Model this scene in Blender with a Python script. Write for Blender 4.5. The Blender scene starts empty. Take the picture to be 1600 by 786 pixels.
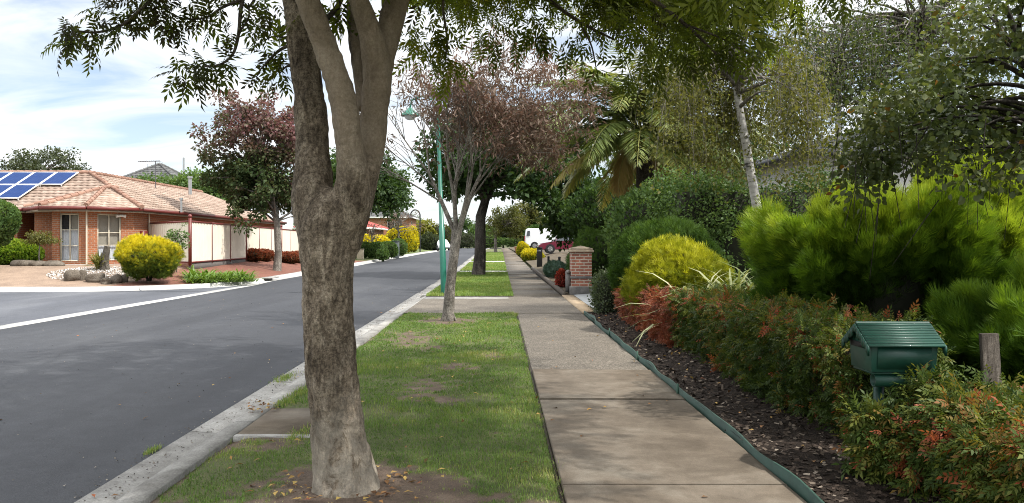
import bpy, math, random
import numpy as np
from mathutils import Vector
R_ = math.radians
random.seed(7)
rng = np.random.default_rng(11)
scene = bpy.context.scene

# ------------------------------------------------------------ camera, sky, sun, exposure
EYE, F, VX, VY = 1.5, 1250.0, 780.0, 380.0
cam_d = bpy.data.cameras.new('camera')
cam = bpy.data.objects.new('camera', cam_d)
scene.collection.objects.link(cam)
cam.location = (0, 0, EYE)
cam.rotation_euler = (R_(90), 0, 0)
cam_d.sensor_width = 36
cam_d.lens = 36 * F / 1600
cam_d.shift_x = (800 - VX) / 1600
cam_d.shift_y = -(393 - VY) / 1600
cam_d.clip_end = 3000
cam_d.clip_start = 0.05
scene.camera = cam

SUN_EL, SUN_AZ = 53.0, 112.0      # azimuth clockwise from +Y: to the right and behind the camera
world = bpy.data.worlds.new('World')
scene.world = world
world.use_nodes = True
nt = world.node_tree
nt.nodes.clear()
def N(t, typ, **kw):
    n = t.nodes.new(typ)
    for k, v in kw.items():
        setattr(n, k, v)
    return n
def mth(t, op, a, b=None, c=None, clamp=False):
    n = N(t, 'ShaderNodeMath', operation=op, use_clamp=clamp)
    for i, s in enumerate((a, b, c)):
        if s is None: continue
        if isinstance(s, (int, float)): n.inputs[i].default_value = s
        else: t.links.new(s, n.inputs[i])
    return n.outputs[0]
wo = N(nt, 'ShaderNodeOutputWorld')
bg = N(nt, 'ShaderNodeBackground')
sky = N(nt, 'ShaderNodeTexSky', sky_type='NISHITA', sun_disc=False)
sky.sun_elevation = R_(SUN_EL)
sky.sun_rotation = R_(SUN_AZ)
sky.air_density = 1.0; sky.dust_density = 0.6; sky.ozone_density = 1.5
tc = N(nt, 'ShaderNodeTexCoord')
sep = N(nt, 'ShaderNodeSeparateXYZ')
nt.links.new(tc.outputs['Generated'], sep.inputs[0])
zz = mth(nt, 'MAXIMUM', sep.outputs['Z'], 0.0)
den = mth(nt, 'ADD', zz, 0.16)
cx = mth(nt, 'DIVIDE', sep.outputs['X'], den)
cy = mth(nt, 'DIVIDE', sep.outputs['Y'], den)
cmb = N(nt, 'ShaderNodeCombineXYZ')
nt.links.new(cx, cmb.inputs[0]); nt.links.new(mth(nt, 'MULTIPLY', cy, 1.5), cmb.inputs[1])
cmb.inputs[2].default_value = 3.3
no = N(nt, 'ShaderNodeTexNoise'); no.inputs['Scale'].default_value = 1.25
no.inputs['Detail'].default_value = 7; no.inputs['Roughness'].default_value = 0.55
no.inputs['Distortion'].default_value = 0.5
nt.links.new(cmb.outputs[0], no.inputs['Vector'])
cr = N(nt, 'ShaderNodeValToRGB')
cr.color_ramp.elements[0].position = 0.36; cr.color_ramp.elements[0].color = (0.22, 0.22, 0.22, 1)
cr.color_ramp.elements[1].position = 0.56; cr.color_ramp.elements[1].color = (1, 1, 1, 1)
nt.links.new(no.outputs['Fac'], cr.inputs[0])
mx = N(nt, 'ShaderNodeMix', data_type='RGBA')
nt.links.new(cr.outputs[0], mx.inputs['Factor'])
zen = N(nt, 'ShaderNodeValToRGB')          # thin overcast, brightened towards the unseen zenith as added fill light
zen.color_ramp.elements[0].position = 0.30; zen.color_ramp.elements[0].color = (0.29, 0.302, 0.313, 1)
zen.color_ramp.elements[1].position = 0.85; zen.color_ramp.elements[1].color = (1, 1, 1, 1)
nt.links.new(zz, zen.inputs[0])
clc = N(nt, 'ShaderNodeMix', data_type='RGBA', blend_type='MULTIPLY'); clc.inputs['Factor'].default_value = 1
nt.links.new(zen.outputs[0], clc.inputs['A']); clc.inputs['B'].default_value = (24.0, 24.0, 24.0, 1)
nt.links.new(sky.outputs[0], mx.inputs['A'])
nt.links.new(clc.outputs['Result'], mx.inputs['B'])
nt.links.new(mx.outputs['Result'], bg.inputs['Color'])
bg.inputs['Strength'].default_value = 0.1
nt.links.new(bg.outputs[0], wo.inputs['Surface'])

sd = bpy.data.lights.new('sun', 'SUN')
sd.energy = 3.2; sd.angle = R_(0.9); sd.color = (1.0, 0.965, 0.90)
sun = bpy.data.objects.new('sun', sd)
scene.collection.objects.link(sun)
az, el = R_(SUN_AZ), R_(SUN_EL)
sdir = Vector((math.sin(az) * math.cos(el), math.cos(az) * math.cos(el), math.sin(el)))
sun.rotation_euler = sdir.to_track_quat('Z', 'Y').to_euler()
sun.location = (10, -10, 20)
vs = scene.view_settings
vs.view_transform = 'Standard'; vs.look = 'None'; vs.exposure = 0.72; vs.gamma = 1
vs.use_curve_mapping = False
try:
    scene.cycles.max_bounces = 7; scene.cycles.diffuse_bounces = 4
    scene.cycles.transparent_max_bounces = 8
    scene.cycles.use_denoising = True
    scene.cycles.denoising_prefilter = 'NONE'
    scene.cycles.filter_width = 1.0
except Exception: pass

# ------------------------------------------------------------ helpers
def P(px, py, d):
    return np.array(((px - VX) * d / F, d, EYE - (py - VY) * d / F))
def smooth(a, b, x):
    t = np.clip((np.asarray(x, float) - a) / (b - a), 0, 1)
    return t * t * (3 - 2 * t)
def H(y):                                   # the street climbs gently
    return 0.45 * smooth(30, 100, y)
def G(px, py, z=0.0):
    d = F * (EYE - z) / (py - VY)
    return (px - VX) * d / F, d
def hash3(i, j, k):
    n = (i * 374761393 + j * 668265263 + k * 2147483647 + 1013904223) & 0xffffffff
    n = ((n ^ (n >> 13)) * 1274126177) & 0xffffffff
    return ((n ^ (n >> 16)) & 0xffff) / 65535.0
def vnoise(p, s=1.0, seed=0):
    q = np.atleast_2d(p).astype(float) / s + seed * 17.3 + 1000
    i = np.floor(q).astype(np.int64); f = q - i; f = f * f * (3 - 2 * f)
    out = 0
    for a in (0, 1):
        for b in (0, 1):
            for c in (0, 1):
                w = (f[:, 0] if a else 1 - f[:, 0]) * (f[:, 1] if b else 1 - f[:, 1]) * (f[:, 2] if c else 1 - f[:, 2])
                out = out + w * hash3(i[:, 0] + a, i[:, 1] + b, i[:, 2] + c)
    return out

ORIG = {}
def _orig(o):
    return ORIG.get(o.name, np.zeros(3)) if o is not None else np.zeros(3)
class MB:
    def __init__(s):
        s.v = []; s.f = []; s.m = []; s.t = []; s.uv = []; s.n = 0; s.hasuv = False
    def add(s, v, f, m=0, tint=0.5, uv=None):
        v = np.asarray(v, float).reshape(-1, 3); f = np.asarray(f, np.int64)
        if f.ndim == 1: f = f.reshape(1, -1)
        s.v.append(v); s.f.append(f + s.n); s.m.append(np.full(len(f), m))
        s.t.append(np.broadcast_to(np.asarray(tint, float), (len(v),)).copy())
        if uv is not None: s.hasuv = True; s.uv.append(np.asarray(uv, float).reshape(-1, 2))
        else: s.uv.append(np.zeros((len(v), 2)))
        s.n += len(v); return s
    def box(s, c, d, m=0, rz=0.0, tint=0.5):
        x, y, z = np.array(d) / 2
        v = np.array([(-x, -y, -z), (x, -y, -z), (x, y, -z), (-x, y, -z), (-x, -y, z), (x, -y, z), (x, y, z), (-x, y, z)])
        if rz:
            ca, sa = math.cos(rz), math.sin(rz)
            v = np.stack([v[:, 0] * ca - v[:, 1] * sa, v[:, 0] * sa + v[:, 1] * ca, v[:, 2]], 1)
        return s.add(v + np.array(c), BOXF, m, tint)
    def obox(s, o, u, v, w, m=0, tint=0.5):       # box from corner o with edge vectors
        o, u, v, w = map(lambda a: np.asarray(a, float), (o, u, v, w))
        p = [o, o + u, o + u + v, o + v, o + w, o + u + w, o + u + v + w, o + v + w]
        return s.add(p, BOXF, m, tint)
    def tube(s, pts, rad, seg=8, m=0, tint=0.5, caps=True):
        pts = np.asarray(pts, float); n = len(pts)
        rad = np.broadcast_to(np.asarray(rad, float), (n,))
        tg = np.gradient(pts, axis=0); tg /= np.linalg.norm(tg, axis=1)[:, None] + 1e-9
        ref = np.array((0, 1, 0.02)) if abs(tg[0][1]) < 0.9 else np.array((1, 0, 0.02))
        a = np.cross(tg, ref); a /= np.linalg.norm(a, axis=1)[:, None] + 1e-9
        b = np.cross(tg, a)
        th = np.linspace(0, 2 * math.pi, seg, endpoint=False)
        v = pts[:, None, :] + rad[:, None, None] * (np.cos(th)[None, :, None] * a[:, None, :] + np.sin(th)[None, :, None] * b[:, None, :])
        v = v.reshape(-1, 3)
        i = np.arange(n - 1)[:, None] * seg; j = np.arange(seg)[None, :]; k = (j + 1) % seg
        f = np.stack([i + j, i + k, i + seg + k, i + seg + j], -1).reshape(-1, 4)
        s.add(v, f, m, tint)
        if caps:
            base = s.n - len(v)
            for st, rev in ((0, False), ((n - 1) * seg, True)):
                ids = np.arange(seg) + st
                c = v[ids].mean(0)
                ff = np.stack([np.full(seg, seg), np.arange(seg), (np.arange(seg) + 1) % seg], 1)
                if rev: ff = ff[:, ::-1]
                s.add(np.vstack([v[ids], c]), ff, m, tint)
        return s
    def build(s, name, mats, parent=None, smooth_=False, loc=None):
        me = bpy.data.meshes.new(name)
        v = np.vstack(s.v)
        org = _orig(parent) if parent is not None else (np.asarray(loc, float) if loc is not None else np.zeros(3))
        v = v - org
        me.vertices.add(len(v)); me.vertices.foreach_set('co', v.astype(np.float32).ravel())
        tot = np.concatenate([np.full(len(f), f.shape[1]) for f in s.f])
        idx = np.concatenate([f.ravel() for f in s.f])
        me.loops.add(len(idx)); me.loops.foreach_set('vertex_index', idx.astype(np.int32))
        me.polygons.add(len(tot))
        st = np.concatenate([[0], np.cumsum(tot)[:-1]])
        me.polygons.foreach_set('loop_start', st.astype(np.int32))
        me.polygons.foreach_set('material_index', np.concatenate(s.m).astype(np.int32))
        if smooth_: me.polygons.foreach_set('use_smooth', np.ones(len(tot), bool))
        at = me.attributes.new('tint', 'FLOAT', 'POINT')
        at.data.foreach_set('value', np.concatenate(s.t).astype(np.float32))
        if s.hasuv:
            uvl = me.uv_layers.new(name='UVMap')
            uvl.data.foreach_set('uv', np.vstack(s.uv)[idx].astype(np.float32).ravel())
        me.update(); me.validate()
        for m in (mats if isinstance(mats, (list, tuple)) else [mats]): me.materials.append(m)
        o = bpy.data.objects.new(name, me)
        scene.collection.objects.link(o)
        if parent is not None:
            o.parent = parent; ORIG[o.name] = org
        elif loc is not None:
            o.location = loc; ORIG[o.name] = org
        return o
BOXF = np.array([(0, 3, 2, 1), (4, 5, 6, 7), (0, 1, 5, 4), (1, 2, 6, 5), (2, 3, 7, 6), (3, 0, 4, 7)])
def tag(o, label=None, cat=None, group=None, kind=None):
    if label: o['label'] = label
    if cat: o['category'] = cat
    if group: o['group'] = group
    if kind: o['kind'] = kind
    return o
def thing(name, label, cat, loc=(0, 0, 0), group=None):
    o = bpy.data.objects.new(name, None)
    o.empty_display_size = 0.2
    scene.collection.objects.link(o)
    o.location = [float(a) for a in loc]
    ORIG[o.name] = np.array(loc, float)
    return tag(o, label, cat, group)
def structure(o):
    o['kind'] = 'structure'; return o
def bevel(o, w=0.01, seg=2):
    m = o.modifiers.new('bevel', 'BEVEL'); m.width = w; m.segments = seg; m.limit_method = 'ANGLE'
    return o

# ------------------------------------------------------------ materials
def mat_new(name):
    m = bpy.data.materials.new(name); m.use_nodes = True
    t = m.node_tree; t.nodes.clear()
    o = N(t, 'ShaderNodeOutputMaterial'); b = N(t, 'ShaderNodeBsdfPrincipled')
    t.links.new(b.outputs[0], o.inputs[0])
    return m, t, b, o
def ramp(t, fac, stops):
    r = N(t, 'ShaderNodeValToRGB'); e = r.color_ramp.elements
    while len(e) < len(stops): e.new(0.5)
    for el_, (p, c) in zip(e, stops):
        el_.position = p; el_.color = (*c, 1) if len(c) == 3 else c
    t.links.new(fac, r.inputs[0]); return r.outputs[0]
def noise(t, scale, detail=5, rough=0.6, vec=None, dist=0.0):
    n = N(t, 'ShaderNodeTexNoise')
    n.inputs['Scale'].default_value = scale; n.inputs['Detail'].default_value = detail
    n.inputs['Roughness'].default_value = rough; n.inputs['Distortion'].default_value = dist
    if vec is not None: t.links.new(vec, n.inputs['Vector'])
    return n.outputs['Fac']
def coords(t, scale=(1, 1, 1), out='Object'):
    c = N(t, 'ShaderNodeTexCoord'); mp = N(t, 'ShaderNodeMapping')
    mp.inputs['Scale'].default_value = scale
    t.links.new(c.outputs[out], mp.inputs[0]); return mp.outputs[0]
def mixc(t, fac, a, b, mode='MIX'):
    n = N(t, 'ShaderNodeMix', data_type='RGBA', blend_type=mode)
    for s, val in ((n.inputs['Factor'], fac), (n.inputs['A'], a), (n.inputs['B'], b)):
        if isinstance(val, (int, float)): s.default_value = val
        elif isinstance(val, tuple): s.default_value = (*val, 1) if len(val) == 3 else val
        else: t.links.new(val, s)
    return n.outputs['Result']
def bumpn(t, b, h, strength=0.3, dist=0.02):
    n = N(t, 'ShaderNodeBump'); n.inputs['Strength'].default_value = strength; n.inputs['Distance'].default_value = dist
    t.links.new(h, n.inputs['Height']); t.links.new(n.outputs[0], b.inputs['Normal'])
def nmat(name, stops, scale=3.0, fine=60.0, fine_amt=0.35, rough=0.85, bump=0.25, bdist=0.01, stretch=(1, 1, 1), spec=0.3, tint=0.0):
    m, t, b, o = mat_new(name)
    c = coords(t, stretch)
    col = ramp(t, noise(t, scale, 6, 0.65, c), stops)
    fn = noise(t, fine, 3, 0.7, c)
    col = mixc(t, fine_amt, col, ramp(t, fn, [(0.3, (0.35, 0.35, 0.35)), (0.7, (1.5, 1.5, 1.5))]), 'MULTIPLY')
    if tint:
        a = N(t, 'ShaderNodeAttribute', attribute_name='tint')
        col = mixc(t, tint, col, ramp(t, a.outputs['Fac'], [(0, (0.45, 0.45, 0.45)), (1, (1.5, 1.5, 1.5))]), 'MULTIPLY')
    t.links.new(col, b.inputs['Base Color'])
    b.inputs['Roughness'].default_value = rough
    b.inputs['Specular IOR Level'].default_value = spec
    if bump: bumpn(t, b, fn, bump, bdist)
    return m
def plain(name, col, rough=0.5, metal=0.0, var=0.12, scale=8.0, spec=0.5, coat=0.0):
    m, t, b, o = mat_new(name)
    c = coords(t)
    n1 = noise(t, scale, 5, 0.6, c)
    k0, k1 = 1 - var, 1 + var
    cc = ramp(t, n1, [(0.3, tuple(a * k0 for a in col)), (0.7, tuple(min(1, a * k1) for a in col))])
    t.links.new(cc, b.inputs['Base Color'])
    b.inputs['Roughness'].default_value = rough; b.inputs['Metallic'].default_value = metal
    b.inputs['Specular IOR Level'].default_value = spec
    b.inputs['Coat Weight'].default_value = coat
    return m
def leafmat(name, stops, trans=0.35, rough=0.62, tcol=(1.35, 1.3, 0.6), spec=0.22):
    m, t, b, o = mat_new(name)
    a = N(t, 'ShaderNodeAttribute', attribute_name='tint')
    col = ramp(t, a.outputs['Fac'], stops)
    t.links.new(col, b.inputs['Base Color'])
    b.inputs['Roughness'].default_value = rough; b.inputs['Specular IOR Level'].default_value = spec
    tr = N(t, 'ShaderNodeBsdfTranslucent')
    t.links.new(mixc(t, 1.0, col, tcol, 'MULTIPLY'), tr.inputs['Color'])
    mx_ = N(t, 'ShaderNodeMixShader'); mx_.inputs[0].default_value = trans
    t.links.new(b.outputs[0], mx_.inputs[1]); t.links.new(tr.outputs[0], mx_.inputs[2])
    t.links.new(mx_.outputs[0], o.inputs[0])
    return m
def barkmat(name, dark, mid, light, scale=9.0, stretch=(1, 1, 0.35), bump=0.8, dist=0.02):
    m, t, b, o = mat_new(name)
    c = coords(t, stretch); c2 = coords(t)
    n1 = noise(t, scale, 8, 0.7, c, 0.6)
    n2 = noise(t, 1.6, 4, 0.6, c2, 0.3)
    n3 = noise(t, scale * 6, 4, 0.75, c)
    base = ramp(t, n1, [(0.32, dark), (0.5, mid), (0.68, light)])
    tone = ramp(t, n2, [(0.35, (0.6, 0.58, 0.55)), (0.65, (1.3, 1.28, 1.24))])
    col = mixc(t, 0.85, base, tone, 'MULTIPLY')
    col = mixc(t, 0.7, col, ramp(t, n3, [(0.36, (0.3, 0.29, 0.28)), (0.5, (1, 1, 1)), (0.66, (1.6, 1.58, 1.55))]), 'MULTIPLY')
    fl = noise(t, scale * 2.6, 6, 0.85, coords(t, (1, 1, 1.7)), 1.0)
    col = mixc(t, 0.75, col, ramp(t, fl, [(0.43, (0.36, 0.33, 0.30)), (0.53, (1.08, 1.08, 1.08))]), 'MULTIPLY')
    t.links.new(col, b.inputs['Base Color'])
    b.inputs['Roughness'].default_value = 0.92; b.inputs['Specular IOR Level'].default_value = 0.2
    h = mth(t, 'ADD', mth(t, 'MULTIPLY', n1, 0.7), mth(t, 'MULTIPLY', n3, 0.3))
    bumpn(t, b, h, bump, dist)
    return m
def brickmat(name, c1, c2, mortar, bw=0.24, rh=0.086, ms=0.01):
    m, t, b, o = mat_new(name)
    u = N(t, 'ShaderNodeUVMap')
    br = N(t, 'ShaderNodeTexBrick')
    br.inputs['Color1'].default_value = (*c1, 1); br.inputs['Color2'].default_value = (*c2, 1)
    br.inputs['Mortar'].default_value = (*mortar, 1)
    br.inputs['Scale'].default_value = 1; br.inputs['Brick Width'].default_value = bw
    br.inputs['Row Height'].default_value = rh; br.inputs['Mortar Size'].default_value = ms
    br.inputs['Mortar Smooth'].default_value = 0.2; br.inputs['Bias'].default_value = -0.1
    t.links.new(u.outputs[0], br.inputs['Vector'])
    c = coords(t)
    col = mixc(t, 0.6, br.outputs['Color'], ramp(t, noise(t, 14, 4, 0.7, c), [(0.3, (0.6, 0.6, 0.6)), (0.7, (1.35, 1.35, 1.35))]), 'MULTIPLY')
    t.links.new(col, b.inputs['Base Color']); b.inputs['Roughness'].default_value = 0.9
    bumpn(t, b, mth(t, 'SUBTRACT', 1.0, br.outputs['Fac']), 0.5, 0.008)
    return m

M = {}
# ------------------------------------------------------------ leaf templates and scattering
def T_leaf(w=0.24, fold=0.08, droop=0.12):
    v = np.array([(0, 0, 0), (0, 0.45, 0.02), (0, 1, -droop), (-w, 0.42, fold), (w, 0.42, fold)])
    return v, np.array([(0, 4, 2, 1), (0, 1, 2, 3)])
def T_round(w=0.36, fold=0.08):
    v = np.array([(0, 0, 0), (w * .85, .28, fold), (w, .62, fold), (0, 1.0, -.06), (-w, .62, fold), (-w * .85, .28, fold), (0, .5, 0)])
    return v, np.array([(0, 1, 2, 6), (6, 2, 3, 4), (0, 6, 4, 5)])
def T_quad(w=0.32, fold=0.1):
    v = np.array([(0, 0, 0), (w, .5, fold), (0, 1, -.08), (-w, .5, fold)])
    return v, np.array([(0, 1, 2, 3)])
def combine(ts):
    vs_, fs, n = [], [], 0
    for v, f in ts:
        vs_.append(v); fs.append(f + n); n += len(v)
    return np.vstack(vs_), np.vstack(fs)
def xf(tpl, loc, ang, s, tilt=0.0):
    v, f = tpl; v = v * s
    ct, st = math.cos(tilt), math.sin(tilt)
    v = np.stack([v[:, 0], v[:, 1] * ct - v[:, 2] * st, v[:, 1] * st + v[:, 2] * ct], 1)
    ca, sa = math.cos(ang), math.sin(ang)
    v = np.stack([v[:, 0] * ca + v[:, 1] * sa, -v[:, 0] * sa + v[:, 1] * ca, v[:, 2]], 1)
    return v + np.array(loc), f
def T_pinnate(n=4, w=0.14, ll=0.42, spread=0.95, droop=0.25, fold=0.05):
    ts = []
    for i in range(n):
        y = 0.12 + 0.72 * i / n
        for sgn in (-1, 1):
            ts.append(xf(T_leaf(w, fold, 0.15), (0, y, -droop * y * y), sgn * spread * (1 - 0.25 * i / n), ll * (0.85 + 0.25 * ((i * 7 + sgn) % 3) / 3), -0.25))
    ts.append(xf(T_leaf(w, fold, 0.15), (0, 0.84, -droop * .7), 0.0, ll, -0.3))
    rv = np.array([(-.008, 0, 0), (.008, 0, 0), (.006, .86, -droop * .74), (-.006, .86, -droop * .74)])
    ts.append((rv, np.array([(0, 1, 2, 3)])))
    return combine(ts)
def T_spray(n=7, w=0.05, spread=1.0):
    ts = []
    for i in range(n):
        a = spread * (i / (n - 1) - 0.5) * 1.6
        ts.append(xf(T_quad(w, 0.02), (0, 0.28 * (1 - abs(a)), 0), a, 0.62 + 0.34 * math.cos(a * 1.3), 0.25 * math.sin(i * 2.4)))
    return combine(ts)
def unit(v):
    return v / (np.linalg.norm(v, axis=-1, keepdims=True) + 1e-9)
def rdir(n):
    return unit(rng.normal(size=(n, 3)))
def frames(d, face=None, jit=0.5):
    n = len(d); d = unit(d)
    up = rdir(n) * jit + (np.array((0, 0, 1.0)) if face is None else face)
    x = unit(np.cross(d, up)); z = np.cross(x, d)
    return np.stack([x, d, z], 2)          # columns
def scatter(mb, tpl, pos, d, size, tint=0.5, face=None, jit=0.5, m=0):
    v, f = tpl; n, k = len(pos), len(tpl[0])
    if n == 0: return
    Rm = frames(d, face, jit)
    sz = np.broadcast_to(np.asarray(size, float), (n,))
    out = np.einsum('nij,kj->nki', Rm, v) * sz[:, None, None] + pos[:, None, :]
    ff = (f[None] + (np.arange(n) * k)[:, None, None]).reshape(-1, f.shape[1])
    tt = np.repeat(np.broadcast_to(np.asarray(tint, float), (n,)), k)
    mb.add(out.reshape(-1, 3), ff, m, tt)
def ell_points(n, c, rad, lo=0.75, hi=1.0, zmin=-0.4, lump=0.25, ls=0.7, seed=0):
    u = rdir(int(n * 1.8)); u = u[u[:, 2] > zmin][:n]; n = len(u)
    k = 1 - lump + 2 * lump * vnoise(u, ls, seed) + 0.35 * lump * (vnoise(u, ls * .35, seed + 3) - .5)
    r = (lo + (hi - lo) * rng.random(n) ** 0.6) * k
    rad = np.asarray(rad, float)
    pos = np.asarray(c) + u * rad * r[:, None]
    nrm = unit(u / rad)
    return pos, nrm
def ball(mb, c, rad, m=0, seed=0, lump=0.25, n=16, k=1.0, zmin=-1.0, tint=0.5, ls=0.7):
    th = np.linspace(0, 2 * math.pi, n * 2, endpoint=False); ph = np.linspace(-math.pi / 2, math.pi / 2, n)
    T, Ph = np.meshgrid(th, ph)
    u = np.stack([np.cos(Ph) * np.cos(T), np.cos(Ph) * np.sin(T), np.sin(Ph)], -1).reshape(-1, 3)
    u[:, 2] = np.maximum(u[:, 2], zmin)
    kk = 1 - lump + 2 * lump * vnoise(unit(u), ls, seed)
    v = np.asarray(c) + u * np.asarray(rad) * (kk * k)[:, None]
    w = n * 2
    i = np.arange(n - 1)[:, None] * w; j = np.arange(w)[None]; j2 = (j + 1) % w
    f = np.stack([i + j, i + j2, i + w + j2, i + w + j], -1).reshape(-1, 4)
    mb.add(v, f, m, tint)
def curve(p0, p1, n=6, wob=0.06, sag=0.0, up=0.0):
    p0, p1 = np.asarray(p0, float), np.asarray(p1, float)
    L = np.linalg.norm(p1 - p0); t = np.linspace(0, 1, n)[:, None]
    mid = (p0 + p1) / 2 + np.array((0, 0, up * L)) + rng.normal(size=3) * wob * L
    return (1 - t) ** 2 * p0 + 2 * t * (1 - t) * mid + t * t * p1 + np.array((0, 0, -sag * L)) * t * t
# ------------------------------------------------------------ the setting: ground, road, kerbs, path, verge
def grid(mb, xs, ys, zf, m=0, tint=None):
    X, Y = np.meshgrid(xs, ys)
    Z = zf(X, Y)
    v = np.stack([X, Y, Z], -1).reshape(-1, 3)
    w = len(xs); i = np.arange(len(ys) - 1)[:, None] * w; j = np.arange(w - 1)[None]
    f = np.stack([i + j, i + j + 1, i + w + j + 1, i + w + j], -1).reshape(-1, 4)
    mb.add(v, f, m, 0.5 if tint is None else tint(v))
RZ = -0.08
M['ground'] = nmat('dry grass ground', [(0.35, (0.05, 0.06, 0.02)), (0.65, (0.09, 0.085, 0.035))], 0.5, 20, 0.4)
g = MB(); grid(g, np.array([-900, -300, -100, -40, 0, 40, 100, 300, 900.]), np.array([-200, -30, 0, 30, 50, 75, 100, 180, 300, 600, 1500.]), lambda X, Y: H(Y) - 0.16)
structure(g.build('ground', nmat('ground', [(0.35, (0.05, 0.06, 0.02)), (0.65, (0.09, 0.085, 0.035))], 0.5, 20, 0.4)))

# road
def asphalt(name, k, warm=1.0):
    m, t, b, o = mat_new(name)
    c = coords(t)
    n1 = noise(t, 0.35, 5, 0.55, coords(t, (1, 0.35, 1)), 0.6)
    n2 = noise(t, 85, 3, 0.85, c); n3 = noise(t, 5, 5, 0.7, c)
    col = ramp(t, n1, [(0.3, (0.029 * k, 0.031 * k, 0.036 * k)), (0.5, (0.038 * k, 0.040 * k, 0.046 * k)), (0.72, (0.056 * k, 0.058 * k, 0.063 * k))])
    col = mixc(t, 0.55, col, ramp(t, n2, [(0.32, (0.45, 0.45, 0.46)), (0.6, (1.1, 1.1, 1.1)), (0.75, (2.2, 2.2, 2.15))]), 'MULTIPLY')
    col = mixc(t, 0.4, col, ramp(t, n3, [(0.35, (0.75, 0.75, 0.75)), (0.65, (1.25, 1.25, 1.25))]), 'MULTIPLY')
    n5 = noise(t, 1.0, 3, 0.6, coords(t, (1.1, 0.03, 1)), 0.2)
    col = mixc(t, 0.5, col, ramp(t, n5, [(0.35, (0.8, 0.8, 0.81)), (0.65, (1.25, 1.25, 1.24))]), 'MULTIPLY')
    t.links.new(col, b.inputs['Base Color']); b.inputs['Roughness'].default_value = 0.82
    b.inputs['Specular IOR Level'].default_value = 0.35
    bumpn(t, b, n2, 0.5, 0.006)
    return m
def kerb_x(y):
    return np.interp(y, [0, 42, 55, 75, 95, 300], [-9.8, -9.8, -9.6, -9.0, -8.6, -8.4])
ysr = np.concatenate([np.linspace(-12, 30, 12), np.linspace(34, 100, 18), np.linspace(110, 172, 8)])
g = MB()
v = []
for y in ysr:
    xl = -9.16 if y < 33 else kerb_x(y) + 0.3
    v += [(xl, y, H(y) + RZ), (-5.5, y, H(y) + RZ + 0.05), (-2.56, y, H(y) + RZ)]
f = []
for i in range(len(ysr) - 1):
    for j in range(2):
        a = i * 3 + j; f.append((a, a + 1, a + 4, a + 3))
g.add(v, f)
M['asphalt'] = asphalt('dark asphalt', 1.0)
structure(g.build('road', M['asphalt']))
# far cross street that closes the view
g = MB(); g.obox((-70, 172, H(172) + RZ - .02), (140, 0, 0), (0, 8, 0), (0, 0, .02))
structure(g.build('cross_street', asphalt('far asphalt', 1.5)))
# side street, lighter asphalt
g = MB(); grid(g, np.linspace(-75, -9.54, 12), np.linspace(8.0, 26.4, 6), lambda X, Y: 0 * X + RZ - 0.006)
g.add([(-15, 26.3, RZ - .006), (-9.54, 26.3, RZ - .006), (-9.54, 33, RZ - .006), (-15, 33, RZ - .006)], (0, 1, 2, 3))
structure(g.build('side_street', asphalt('worn pale asphalt', 2.2)))
M['concrete'] = nmat('pale kerb concrete', [(0.3, (0.17, 0.16, 0.145)), (0.5, (0.27, 0.26, 0.24)), (0.7, (0.36, 0.35, 0.325))], 3.5, 70, 0.45, 0.9, 0.35, 0.006, tint=0.5)
M['concrete_white'] = nmat('bleached kerb concrete', [(0.3, (0.36, 0.35, 0.33)), (0.7, (0.5, 0.49, 0.47))], 3, 50, 0.3, 0.9, 0.3, 0.006, tint=0.4)
def seg_sweep(mb, line, prof, ztop, m=0, joint=None, gap=0.012):
    """sweep a profile [(offset, z)] along a polyline, in separate cast lengths; offset is to the right of travel."""
    line = np.asarray(line, float)
    dl = np.concatenate([[0], np.cumsum(np.linalg.norm(np.diff(line, axis=0), axis=1))])
    L = dl[-1]; n = int(max(1, round(L / joint))) if joint else 1
    for k in range(n):
        s0 = L * k / n + gap / 2; s1 = L * (k + 1) / n - gap / 2
        ss = np.linspace(s0, s1, 5)
        px = np.interp(ss, dl, line[:, 0]); py = np.interp(ss, dl, line[:, 1])
        tx = np.gradient(px); ty = np.gradient(py); ln = np.hypot(tx, ty); tx /= ln; ty /= ln
        dz = rng.normal() * 0.003
        vv = []
        for i in range(5):
            for (o_, z_) in prof:
                vv.append((px[i] + ty[i] * o_, py[i] - tx[i] * o_, ztop(px[i], py[i]) + z_ + dz))
        q = len(prof); ff = []
        for i in range(4):
            for j in range(q - 1):
                a = i * q + j; ff.append((a, a + q, a + q + 1, a + 1))
        tn = rng.random()
        mb.add(vv, ff, m, tn)
        mb.add(vv[:q] , [list(range(q))] , m, tn)
        mb.add(vv[-q:], [list(range(q))[::-1]], m, tn)
# right kerb: flat gutter, low rolled lip, back of kerb (crossovers are flattened)
rl = [(-2.58, y) for y in (-3, 5, 10, 16.4)]
prof = [(0, -0.10), (0, 0.004), (.2, -0.012), (.30, .006), (.345, .075), (.40, .088), (.52, .088), (.53, -.1)]
flat = [(0, -0.10), (0, 0.004), (.2, -0.008), (.32, .01), (.45, .06), (.53, .085), (.53, -.1)]
g = MB()
seg_sweep(g, rl, prof, lambda x, y: RZ + H(y), 0, 2.4)
seg_sweep(g, [(-2.58, 16.41), (-2.58, 22.9)], flat, lambda x, y: RZ + H(y), 0, 2.2)
seg_sweep(g, [(-2.58, y) for y in np.linspace(22.92, 170, 40)], prof, lambda x, y: RZ + H(y), 0, 2.6)
structure(g.build('kerb', M['concrete']))
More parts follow.
